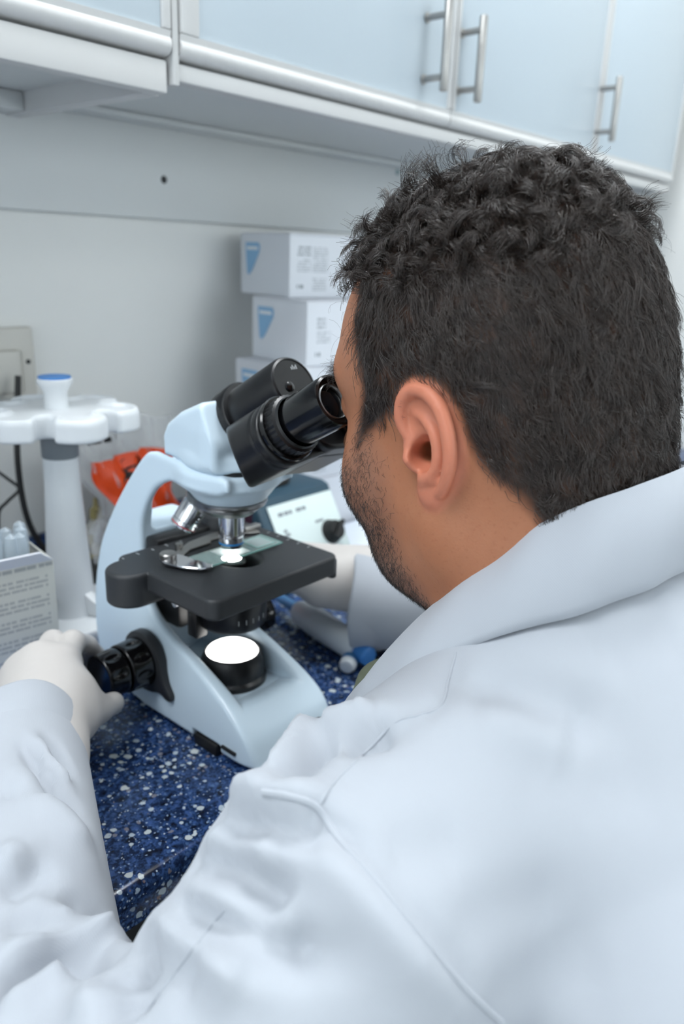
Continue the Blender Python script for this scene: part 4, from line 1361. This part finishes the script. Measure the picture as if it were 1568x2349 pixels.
ear_m = np.clip(1 - ear_d / .004, 0, 1)
hair_m, hair_dist = soft(HAIR_POLY, LOC[:, 1], LOC[:, 2], .0035)
hair_m *= (1 - np.clip(ear_m * 1.5, 0, 1))
beard_m, beard_dist = soft(BEARD_POLY, LOC[:, 1], LOC[:, 2], .008)
beard_m *= (LOC[:, 2] > -.13)
# keep lips and nose free of stubble
lipz = np.exp(-((XS[:, 0] / .02) ** 2 + ((LOC[:, 2] + .040) / .009) ** 2)) * (LOC[:, 1] > .05)
beard_m *= 1 - np.clip(lipz * 1.6, 0, 1)
body = mobj('body', BV - np.array(person.location, np.float32), BF, 'skin', person)
for nm_, arr in (('hair_m', hair_m), ('beard_m', beard_m), ('ear_m', ear_m)):
    at_ = body.data.attributes.new(nm_, 'FLOAT', 'POINT')
    at_.data.foreach_set('value', arr.astype(np.float32))
# vertex normals of the body
def vnormals(V, F):
    N = np.zeros_like(V, dtype=np.float64)
    fn = np.cross(V[F[:, 2]] - V[F[:, 0]], V[F[:, 3]] - V[F[:, 1]])
    for k in range(4):
        np.add.at(N, F[:, k], fn)
    return (N / np.maximum(np.linalg.norm(N, axis=1, keepdims=True), 1e-12)).astype(np.float32)
BN = vnormals(BV, BF)
LN = (BN @ HR).astype(np.float32)                        # normals in head space
def sample_roots(mask, n):
    w = mask[BF].mean(1)
    w = w / w.sum()
    fi = rng.choice(len(BF), n, p=w)
    bc = rng.dirichlet(np.ones(4), n).astype(np.float32)
    R_ = (LOC[BF[fi]] * bc[:, :, None]).sum(1)
    N_ = (LN[BF[fi]] * bc[:, :, None]).sum(1)
    return R_, N_ / np.linalg.norm(N_, axis=1, keepdims=True)
def nearest(R_, C_):
    out = np.empty(len(R_), np.int32)
    for s in range(0, len(R_), 4000):
        out[s:s + 4000] = ((R_[s:s + 4000, None] - C_[None]) ** 2).sum(2).argmin(1)
    return out
def unit(v): return v / np.maximum(np.linalg.norm(v, axis=1, keepdims=True), 1e-9)
def strands_mesh(name, paths, rad, mat, parent):
    """paths (n, m, 3) head-local; three-sided tapered tubes joined into one mesh"""
    n, m, _ = paths.shape
    T = np.gradient(paths, axis=1)
    T = T / np.maximum(np.linalg.norm(T, axis=2, keepdims=True), 1e-9)
    ref = rng.normal(size=(n, 1, 3))
    U = np.cross(T, ref); U = U / np.maximum(np.linalg.norm(U, axis=2, keepdims=True), 1e-9)
    Vv = np.cross(T, U)
    prof = np.linspace(1, .45, m) ** .8
    rr = rad[:, None] * prof[None]
    rings = []
    for k in range(3):
        a = 2 * PI * k / 3
        rings.append(paths + (U * math.cos(a) + Vv * math.sin(a)) * rr[:, :, None])
    V = np.stack(rings, 2).reshape(-1, 3)
    base = (np.arange(n) * m * 3)[:, None, None]
    i = np.arange(m - 1)[None, :, None] * 3
    k = np.arange(3)[None, None, :]; k2 = (k + 1) % 3
    F = np.stack([base + i + k, base + i + k2, base + i + 3 + k2, base + i + 3 + k], -1).reshape(-1, 4)
    Wd = V @ HR.T + HC - np.array(person.location)
    return mobj(name, Wd, F, mat, parent)

# ---- hair: short on the sides and back, longer and curly on top
top_w = np.clip((LOC[:, 2] - .082) / .022, 0, 1) * np.clip((LOC[:, 1] + .088) / .03, 0, 1)
def grow(n, mask, curl, m, kclump, length, seed):
    R_, N_ = sample_roots(mask, n)
    C_, CN = sample_roots(mask, kclump)
    cid = nearest(R_, C_)
    cph = rng.uniform(0, 2 * PI, kclump); cdir = rng.normal(size=(kclump, 3)) * curl['jit']
    cl = rng.uniform(.75, 1.2, kclump)
    off = R_ - C_[cid]
    x, y, z = R_[:, 0], R_[:, 1], R_[:, 2]
    flow = curl['flow'](R_, N_) + cdir[cid] + rng.normal(size=(n, 3)) * curl['rnd']
    flow = flow - N_ * (flow * N_).sum(1, keepdims=True) * .8
    flow = unit(flow)
    L = length(R_) * cl[cid] * rng.uniform(.8, 1.15, n)
    B_ = np.cross(N_, flow)
    t = np.linspace(0, 1, m)
    paths = np.zeros((n, m, 3))
    for j, tt in enumerate(t):
        rise = curl['rise'] * (1 - np.exp(-3.0 * tt)) / 3.0 * 1.6
        fwd = tt - .25 * (1 - np.exp(-4 * tt)) / 4
        c = cph[cid] + tt * curl['turn'] * 2 * PI * (.8 + .4 * (cl[cid] - .75))
        amp = curl['amp'] * np.clip(tt * 2.2, 0, 1)
        p = R_ + flow * (L * fwd)[:, None] + N_ * (L * rise)[:, None]
        p = p + B_ * (amp * np.sin(c))[:, None] + N_ * (amp * (1.0 + np.cos(c)) * .75)[:, None]
        # bend with the skull: pull down towards the ellipsoid by chord correction
        p = p - N_ * ((L * fwd) ** 2 / (2 * .085))[:, None] * curl['hug']
        p = p - off * (curl['clump'] * tt)[..., None] if np.isscalar(curl['clump']) else p
        paths[:, j] = p
    return paths
def flow_side(R_, N_):
    y, z = R_[:, 1], R_[:, 2]
    f = np.zeros_like(R_)
    f[:, 2] = -1
    f[:, 1] = np.where(y > .02, .10, -.35)
    f[:, 1] += np.where(y < -.06, .25, 0)
    return f
def len_side(R_):
    y, z = R_[:, 1], R_[:, 2]
    L = .010 + .008 * np.clip((z + .01) / .08, 0, 1)
    L = np.where((y > .02) & (z < .045), .0075, L)
    return L
def flow_top(R_, N_):
    x, y = R_[:, 0], R_[:, 1]
    f = np.zeros_like(R_)
    f[:, 1] = np.where(y > .0, .7, -.35)
    f[:, 0] = -.55 + x * 4
    f[:, 2] = .1
    fr = np.clip((y - .038) / .02, 0, 1)
    f[:, 1] = f[:, 1] * (1 - fr) + .05 * fr
    f[:, 2] = f[:, 2] * (1 - fr) + .75 * fr
    return f
def len_top(R_):
    return .0155 + .0085 * np.clip((R_[:, 2] - .09) / .03, 0, 1)
pn = LOC * 70
thin = .5 + .5 * np.sin(pn[:, 1] * 1.1 + 1.3 * np.sin(pn[:, 2] * .9)) * np.sin(pn[:, 2] * 1.2 + 1.1 * np.sin(pn[:, 1] * .7 + 2))
thin = np.clip(.45 + .9 * thin, .4, 1)
side_mask = hair_m * (1 - top_w * .85) * thin
side_mask = side_mask * np.clip(.35 + .65 * np.clip(-hair_dist / .010, 0, 1), 0, 1)
top_mask = hair_m * np.clip(top_w * 1.0, 0, 1)
cs = dict(jit=.35, rnd=.16, rise=.22, turn=.55, amp=.0016, hug=.85, clump=.35, flow=flow_side)
cst = dict(jit=.80, rnd=.07, rise=.14, turn=1.5, amp=.0040, hug=1.15, clump=.72, flow=flow_top)
hp1 = grow(23000, side_mask, cs, 6, 1700, len_side, 1)
hair = strands_mesh('hair', hp1, rng.uniform(.00010, .00015, len(hp1)), 'hair_dark', person)
hair['kind'] = 'stuff'
hp2 = grow(17000, top_mask, cst, 11, 520, len_top, 2)
h2_ = strands_mesh('hair_top', hp2, rng.uniform(.00011, .00016, len(hp2)), 'hair_dark', hair)
h2_['kind'] = 'stuff'
# stray single hairs
ws = top_mask * 1.0
cw = dict(jit=.9, rnd=.5, rise=.5, turn=.9, amp=.005, hug=.8, clump=0.0, flow=flow_top)
hp3 = grow(120, np.clip(hair_m * (LOC[:, 2] > .05), 0, 1), cw, 12, 200, lambda R_: np.full(len(R_), .020), 3)
h3_ = strands_mesh('stray_hair', hp3, rng.uniform(.00005, .00008, len(hp3)), 'hair_dark', hair)
h3_['kind'] = 'stuff'
# ---- stubble
R_, N_ = sample_roots(beard_m * np.clip(.2 + .8 * np.clip(-beard_dist / .014, 0, 1), 0, 1) * (1 - hair_m), 12000)
fl_ = np.zeros_like(R_); fl_[:, 2] = -1; fl_[:, 1] = -.25
fl_ = unit(fl_ + rng.normal(size=R_.shape) * .55)
fl_ = unit(fl_ - N_ * (fl_ * N_).sum(1, keepdims=True))
L = rng.uniform(.0016, .0042, len(R_))
sp = np.zeros((len(R_), 4, 3))
bend = rng.normal(size=R_.shape) * .25
for j, tt in enumerate(np.linspace(0, 1, 4)):
    sp[:, j] = R_ + unit(fl_ * (.75 + .35 * tt) + N_ * (.75 - .45 * tt) + bend * tt) * (L * tt)[:, None]
st_ = strands_mesh('stubble', sp, rng.uniform(.00006, .00010, len(sp)), 'stubble_dark', person)
st_['kind'] = 'stuff'
# ---- eyebrows
brow_pt = np.exp(-((LOC[:, 2] - .0475 - .10 * (XS[:, 0] + .03)) / .0042) ** 2) * (XS[:, 0] < -.012) * (XS[:, 0] > -.056) * (LOC[:, 1] > .045)
R_, N_ = sample_roots(brow_pt, 520)
fl_ = np.zeros_like(R_); fl_[:, 0] = np.sign(R_[:, 0]) * .9; fl_[:, 2] = .15; fl_[:, 1] = -.3
fl_ = unit(fl_ + rng.normal(size=R_.shape) * .35)
L = rng.uniform(.005, .0095, len(R_))
bp = np.zeros((len(R_), 6, 3))
for j, tt in enumerate(np.linspace(0, 1, 6)):
    bp[:, j] = R_ + (fl_ * tt + N_ * (.7 * tt - .5 * tt * tt)) * L[:, None] + np.array((0, 0, -1)) * (L * .35 * tt ** 2)[:, None]
eb_ = strands_mesh('eyebrows', bp, rng.uniform(.00006, .00009, len(bp)), 'stubble_dark', person)
eb_['kind'] = 'stuff'
# ---- eyes
def m_eye():
    nt = NT('eyeball')
    s = nt.sep(nt.coord())
    r = nt.math('SQRT', nt.math('ADD', nt.math('POWER', s[0], 2), nt.math('POWER', s[2], 2)))
    c = nt.mix(nt.math('LESS_THAN', r, .0056), lin((226, 220, 214)), lin((60, 38, 26)))
    c = nt.mix(nt.math('LESS_THAN', r, .0022), c, (.002, .002, .002))
    nt.link(c, nt.b.inputs['Base Color'])
    nt.b.inputs['Roughness'].default_value = .08
m_eye()
for sx in (-1, 1):
    p = HR @ np.array((sx * .0315, .0697, .0245)) + HC - np.array(person.location)
    o = MB().lathe([(max(.0001, .0123 * math.sin(PI * k / 16)), -.0123 * math.cos(PI * k / 16)) for k in range(17)], 32).build('eye', 'eyeball', person)
    o.location = p
# ------------------------------------------------------------------ lab coat
# >>fold
def m_coat():
    nt = NT('coat_cotton')
    co = nt.coord()
    c = nt.mix(nt.noise(co, 9, 3), lin((172, 177, 185)), lin((178, 183, 190)))
    nt.link(c, nt.b.inputs['Base Color'])
    nt.b.inputs['Roughness'].default_value = .8
    nt.b.inputs['Specular IOR Level'].default_value = .2
    nt.b.inputs['Sheen Weight'].default_value = .15
    s = nt.sep(co)
    k = 2 * PI / .0011
    u = nt.math('ADD', nt.math('MULTIPLY', s[0], .8), nt.math('ADD', nt.math('MULTIPLY', s[1], -.55), nt.math('MULTIPLY', s[2], .75)))
    tw = nt.math('SINE', nt.math('MULTIPLY', u, k))
    h = nt.math('ADD', nt.math('MULTIPLY', tw, .10), nt.math('MULTIPLY', nt.noise(co, 1800, 2), .25))
    nt.bump(h, .25, .0003)
m_coat()
def hit(fn, px, py, t0=.12, t1=1.0, n=900):
    d = pix(px, py); d = d / np.linalg.norm(d)
    t = np.linspace(t0, t1, n)
    P = (CAM + t[:, None] * d).astype(np.float32)
    v_ = fn(P)
    k = int(np.argmax(v_ < 0)) if (v_ < 0).any() else int(np.argmin(v_))
    return P[k]
CV, CF = sdf_mesh(coat_base, W3(-.02, -.27, -.50), W3(.80, .50, .26), .0034)
CN_ = vnormals(CV, CF)
# folds: (pixel polyline set out on the cloth, width, depth); negative = valley
FOLDS = [
    # sleeve head and upper arm
    ([(548, 1842), (610, 1838), (680, 1852), (728, 1885)], .0105, .0062),
    ([(522, 1897), (600, 1902), (680, 1902), (765, 1922)], .0080, -.0068),
    ([(484, 1932), (560, 1945), (640, 1965)], .0095, .0062),
    ([(462, 1985), (530, 1992), (600, 2036), (650, 2098)], .0085, -.0074),
    ([(430, 2030), (510, 2065), (600, 2112), (700, 2145)], .0100, .0058),
    ([(402, 2078), (470, 2108), (541, 2132), (636, 2168), (752, 2188)], .0085, -.0070),
    ([(352, 2118), (420, 2168), (500, 2215), (580, 2240)], .0105, .0062),
    ([(322, 2158), (395, 2204), (470, 2245)], .0080, -.0058),
    ([(300, 2190), (285, 2240), (308, 2320)], .0095, -.0068),
    ([(262, 2190), (240, 2240), (235, 2330)], .0115, .0062),
    ([(590, 1850), (690, 1884), (738, 1940), (800, 2010), (880, 2100), (960, 2195), (1040, 2290)], .0110, .0032),
    ([(640, 1838), (745, 1878), (800, 1935), (890, 2035), (1000, 2165), (1090, 2275)], .0050, -.0016),
    # crease in the elbow and the forearm
    ([(0, 2291), (99, 2222), (190, 2200), (250, 2240)], .0085, -.0095),
    ([(0, 2345), (90, 2280), (170, 2250)], .0100, .0048),
    ([(0, 2240), (90, 2185), (180, 2165), (270, 2180)], .0100, .0052),
    ([(59, 1702), (130, 1805), (185, 1865)], .0062, -.0044),
    ([(107, 1690), (158, 1773)], .0055, -.0046),
    ([(82, 1690), (150, 1800)], .0055, .0034),
    ([(30, 1770), (110, 1850), (200, 1960)], .0100, .0036),
    ([(0, 1830), (60, 1805), (110, 1835)], .0090, -.0030),
    ([(138, 2050), (245, 2133), (285, 2190)], .0065, -.0044),
    ([(120, 2090), (220, 2170)], .0080, .0032),
    ([(0, 2050), (71, 2007), (95, 1970)], .0085, -.0042),
    ([(0, 1985), (60, 1950)], .0090, .0034),
    ([(0, 2110), (120, 2125), (200, 2135)], .0085, -.0036),
    # shoulder and back
    ([(1070, 1560), (1181, 1584), (1283, 1620), (1385, 1668)], .0135, -.0068),
    ([(1090, 1625), (1200, 1655), (1330, 1710)], .0160, .0040),
    ([(1181, 1734), (1351, 1782), (1522, 1802)], .0170, -.0024),
    ([(881, 1966), (980, 1948), (1065, 1938)], .0120, -.0024),
    ([(1031, 2129), (1181, 2088), (1300, 2070)], .0140, -.0024),
    ([(1100, 2290), (1250, 2230), (1400, 2215)], .0160, -.0022),
    ([(780, 1700), (840, 1682), (900, 1668)], .0090, -.0060),
    ([(745, 1668), (800, 1650), (860, 1625)], .0080, .0040),
    ([(742, 1690), (700, 1745), (662, 1805)], .0062, -.0055),
    ([(718, 1665), (680, 1720), (640, 1790)], .0058, .0050),
    ([(1350, 1480), (1460, 1440), (1560, 1430)], .0180, -.0030),
    ([(1040, 1500), (1022, 1600), (960, 1645)], .0050, -.0012),
]
disp = np.zeros(len(CV), np.float32)
for line, wd, amp in FOLDS:
    pts = np.array([hit(coat_base, *p) for p in line])
    if len(pts) > 2: pts = spline(pts, 4)
    lo_, hi_ = pts.min(0) - 3 * wd, pts.max(0) + 3 * wd
    sel = np.where(((CV > lo_) & (CV < hi_)).all(1))[0]
    if len(sel) == 0: continue
    P = CV[sel]
    best = np.full(len(sel), 1e9); tt_ = np.zeros(len(sel))
    for i in range(len(pts) - 1):
        a_, b_ = pts[i], pts[i + 1]
        ab = b_ - a_
        t = np.clip(((P - a_) @ ab) / max(ab @ ab, 1e-12), 0, 1)
        dd = np.linalg.norm(P - (a_ + t[:, None] * ab), axis=1)
        m_ = dd < best
        best = np.where(m_, dd, best); tt_ = np.where(m_, (i + t) / (len(pts) - 1), tt_)
    end = np.clip(np.minimum(tt_, 1 - tt_) * 4 + .35, 0, 1)
    disp[sel] += (2.1 if wd < .0118 else 1.4) * amp * np.exp(-(best / wd) ** 2) * end
# gentle unevenness everywhere
ph = CV @ np.array([[23., 11, -17], [9, -27, 14], [-31, 7, 25]]).T
disp += .0008 * np.sin(ph[:, 0] * .6) * np.sin(ph[:, 1] * .6 + 1)
CV2 = CV + CN_ * disp[:, None]
coat = mobj('lab_coat', CV2 - np.array(person.location, np.float32), CF, 'coat_cotton', person)
# cloth surface lookup for seams and collar
from mathutils.bvhtree import BVHTree
bvh = BVHTree.FromPolygons([tuple(map(float, p)) for p in CV2], [tuple(map(int, q)) for q in CF])
def on_cloth(px, py, lift=0.0):
    d = Vector(pix(px, py)).normalized()
    loc_, n_, i_, ds = bvh.ray_cast(Vector(CAM), d)
    return (loc_ + n_ * lift) if loc_ is not None else None
def seam(line, r, n=8, lift=.0):
    P2 = spline(line, n)
    pts = [on_cloth(p[0], p[1], lift) for p in P2]
    pts = np.array([p for p in pts if p is not None])
    for _ in range(1 if r < .001 else 3):
        pts[1:-1] = (pts[:-2] + 2 * pts[1:-1] + pts[2:]) / 4
    pts = pts - np.array(person.location)
    return MB().tube([tuple(p) for p in pts], r, 8).build('seam', 'coat_cotton', coat)
seam([(602, 1818), (660, 1826), (725, 1850), (772, 1918), (850, 2005), (922, 2092), (985, 2170), (1045, 2243), (1100, 2300), (1150, 2347)], .0017, 10, -.0004)
seam([(1045, 1498), (1028, 1560), (1011, 1618), (960, 1640), (909, 1655), (850, 1715), (800, 1760), (759, 1802), (732, 1848)], .0007, 14, -.0001)
seam([(316, 2345), (380, 2260), (450, 2165), (514, 2086)], .0007, 14, -.0001)
# collar: a stand-and-fall leaf round the neck
CT = [(.346, .280, .088), (.334, .245, .150), (.330, .216, .198), (.327, .180, .240), (.332, .150, .268), (.352, .125, .283), (.388, .115, .288)]
CB = [(.330, .283, .080), (.297, .245, .135), (.282, .212, .166), (.296, .166, .2075), (.320, .130, .2265), (.352, .108, .238), (.388, .1005, .2425)]
def mirror_curve(c):
    c = [tuple(p) for p in c]
    return c + [(.776 - p[0], p[1], p[2]) for p in c[-2::-1]]
ct_ = spline(mirror_curve(CT), 8); cb_ = spline(mirror_curve(CB), 8)
nc, mr = len(ct_), 10
ctr = np.array((.388, .165, .19))
cv_, cf_ = [], []
def cpt(i, v):
    p = ct_[i] * (1 - v) + cb_[i] * v
    out = p - ctr; out[2] *= .3; out = out / np.linalg.norm(out)
    p = p + out * (.0075 * math.sin(PI * min(1, v * 1.0)) ** .8) + out * .0009 * math.sin(i * .9 + v * 4)
    return p
rows = []
for v in np.linspace(0, 1, mr): rows.append([cpt(i, v) for i in range(nc)])
inner = []
for v in np.linspace(1, 0, mr):
    r_ = []
    for i in range(nc):
        p = cpt(i, v); out = p - ctr; out[2] *= .3; out = out / np.linalg.norm(out)
        r_.append(p - out * .0028 - np.array((0, 0, .0005)))
    inner.append(r_)
# stand: goes down inside the neck
stand = []
for k in range(1, 4):
    r_ = []
    for i in range(nc):
        p = ct_[i].copy(); out = p - ctr; out[2] *= .3; out = out / np.linalg.norm(out)
        r_.append(p - out * (.003 + .001 * k) - np.array((0, 0, .012 * k)))
    stand.append(r_)
allr = rows + inner + stand
V_ = np.array(allr).reshape(-1, 3)
V_[:, 2] += ZC
F_ = []
nr_ = len(allr)
for j in range(nr_ - 1):
    for i in range(nc - 1):
        F_.append((j * nc + i, (j + 1) * nc + i, (j + 1) * nc + i + 1, j * nc + i + 1))
mobj('collar', V_ - np.array(person.location), [f_[::-1] for f_ in F_], 'coat_cotton', coat)
# cuffs
def cuff(E, Wr, r2):
    ax = Vector(Wr - E).normalized()
    M_ = axis_M(Vector(Wr) - Vector(person.location), ax, (0, 0, 1))
    prof = [(r2 - .0010, -.030), (r2 + .0016, -.024), (r2 + .0026, -.016), (r2 + .0028, -.006), (r2 + .0026, .002), (r2 + .0018, .0045), (r2 + .0006, .005), (r2 - .0006, .003), (r2 - .0010, -.012)]
    m_ = MB(); seg = 64
    vs, fs = [], []
    for r, z in prof:
        for k in range(seg):
            a = 2 * PI * k / seg
            w = 1 + .035 * math.sin(2 * a + 1) + .012 * math.sin(5 * a) * (z > -.02)
            vs.append((r * w * math.cos(a), r * w * math.sin(a), z + .002 * math.sin(3 * a)))
    for i in range(len(prof) - 1):
        for k in range(seg):
            k2 = (k + 1) % seg
            fs.append((i * seg + k, i * seg + k2, (i + 1) * seg + k2, (i + 1) * seg + k))
    m_.add(vs, fs, M_)
    return m_.build('cuff', 'coat_cotton', coat, angle=None)
cuff(EL_L, WR_L, .0400); cuff(EL_R, WR_R, .0470)
# olive shirt showing inside the collar
def shirt_sdf(P):
    a = sd_cone(P, W3(.388, .150, .175), W3(.388, .222, .075), .062, .070)
    b = sd_cone(P, W3(.388, .222, .075), W3(.388, .16, -.05), .072, .075)
    d = smin(a, b, .03)
    rim = sd_cone(P, W3(.388, .178, .196), W3(.388, .195, .168), .063, .066)
    cut = (P - W3(.388, .180, .190)) @ np.array((0, .62, .785), np.float32)
    d = smax(smin(d, rim, .01), cut, .003)
    return smin(d, sd_chain(P, [W3(.352, .246, .142), W3(.364, .270, .112), W3(.372, .286, .075)], [.012, .0155, .017], .01), .006)
sv, sf = sdf_mesh(shirt_sdf, W3(.30, .06, -.13), W3(.475, .31, .28), .003)
mobj('shirt', sv - np.array(person.location, np.float32), sf, 'shirt_olive', person)

# ------------------------------------------------------------------ gloved hands
plain('glove_latex', (200, 195, 191), .5, var=.03, vscale=60, bump=.06, bscale=500)
def hand_sdf(P, th=None):
    wr = W3(.204, .428, .061)
    mcp = [W3(.268, .502, .075), W3(.258, .519, .077), W3(.248, .529, .067), W3(.240, .534, .054)]
    fing = [[mcp[0], W3(.289, .525, .077), W3(.306, .534, .064), W3(.315, .534, .052)],
            [mcp[1], W3(.282, .543, .073), W3(.302, .543, .056), W3(.309, .538, .044)],
            [mcp[2], W3(.276, .546, .060), W3(.292, .541, .044), W3(.299, .532, .034)],
            [mcp[3], W3(.266, .546, .047), W3(.279, .541, .034), W3(.286, .533, .026)]]
    d = None
    for i in range(4):
        c = sd_cone(P, wr + np.array((.006 * (1.5 - i) * .4, 0, .004 * (1.5 - i)), np.float32), mcp[i], .0225, .0135 - .0008 * i)
        d = c if d is None else smin(d, c, .018)
    d = smin(d, sd_cone(P, W3(.220, .447, .060), W3(.258, .472, .061), .024, .018), .02)     # thenar
    d = smin(d, sd_cone(P, W3(.175, .36, .056), wr, .028, .0265), .015)                        # forearm inside the sleeve
    for i in range(4):
        fr = [.0105, .0095, .0085, .0075] if i < 3 else [.009, .0083, .0075, .0068]
        d = smin(d, seg_smooth(P, fing[i], fr, .004), .006)
    th = th or [W3(.228, .452, .056), W3(.252, .458, .053), W3(.273, .468, .0475), W3(.2905, .4735, .0435)]
    d = smin(d, seg_smooth(P, th, [.0155, .0125, .0100, .0084], .006), .012)
    return d
hv, hf = sdf_mesh(hand_sdf, W3(.16, .34, .005), W3(.335, .57, .12), .0014)
mobj('glove', hv - np.array(person.location, np.float32), hf, 'glove_latex', person)
hv2, hf = sdf_mesh(lambda P: hand_sdf(P, [W3(.228, .455, .064), W3(.252, .470, .070), W3(.272, .484, .070), W3(.288, .494, .066)]), W3(.16, .34, .005), W3(.335, .57, .12), .0016)
hv2[:, 0] = .776 - hv2[:, 0]
pv_ = W3(.556, .446, .058)
hv2 = (hv2 - pv_) * 1.13 + pv_ + np.array((.010, -.006, .010), np.float32)
mobj('glove', hv2 - np.array(person.location, np.float32), hf[:, ::-1], 'glove_latex', person)

# ------------------------------------------------------------------ seated lower body and stool (below the frame)
def legs_sdf(P):
    d = None
    for sx in (-1, 1):
        hx = .388 + sx * .095
        c = sd_chain(P, [W3(hx, -.07, -.312), W3(.388 + sx * .12, .33, -.305), W3(.388 + sx * .11, .30, -.80)], [.088, .066, .05], .03)
        d = c if d is None else smin(d, c, .03)
    return d
lv, lf = sdf_mesh(legs_sdf, W3(.14, -.2, -.87), W3(.64, .43, -.20), .008)
mobj('trousers', lv - np.array(person.location, np.float32), lf, 'trouser_cloth', person)
for sx in (-1, 1):
    def shoe(P):
        x0 = .388 + sx * .11
        d = sd_cone(P, W3(x0, .285, -.853), W3(x0, .42, -.862), .045, .036)
        return np.maximum(smin(d, sd_cone(P, W3(x0, .30, -.84), W3(x0, .30, -.79), .05, .045), .03), .001 - P[:, 2])
    lv, lf = sdf_mesh(shoe, W3(.388 + sx * .11 - .07, .2, -.91), W3(.388 + sx * .11 + .07, .48, -.74), .006)
    mobj('shoe', lv - np.array(person.location, np.float32), lf, 'rubber_black', person)
stl = empty('stool', (.388, -.07, 0), label='black swivel stool under the person', cat='stool')
MB().lathe([(.0001, .44), (.15, .44), (.175, .45), (.18, .47), (.172, .486), (.15, .492), (.0001, .493)], 40).build('seat', 'stool_vinyl', stl)
MB().lathe([(.025, .05), (.025, .42), (.06, .44)], 24).build('column', 'steel_brushed', stl)
for k in range(5):
    a = 2 * PI * k / 5 + .3
    g = MB().tube([(.02 * math.cos(a), .02 * math.sin(a), .085), (.26 * math.cos(a), .26 * math.sin(a), .062)], [.018, .012], 10).build('leg', 'steel_brushed', stl)
    MB().lathe([(.0001, -.012), (.022, -.011), (.025, -.006), (.025, .006), (.022, .011), (.0001, .012)], 20, axis_M((.26 * math.cos(a), .26 * math.sin(a), .026), (-math.sin(a), math.cos(a), 0))).build('castor', 'rubber_black', g)
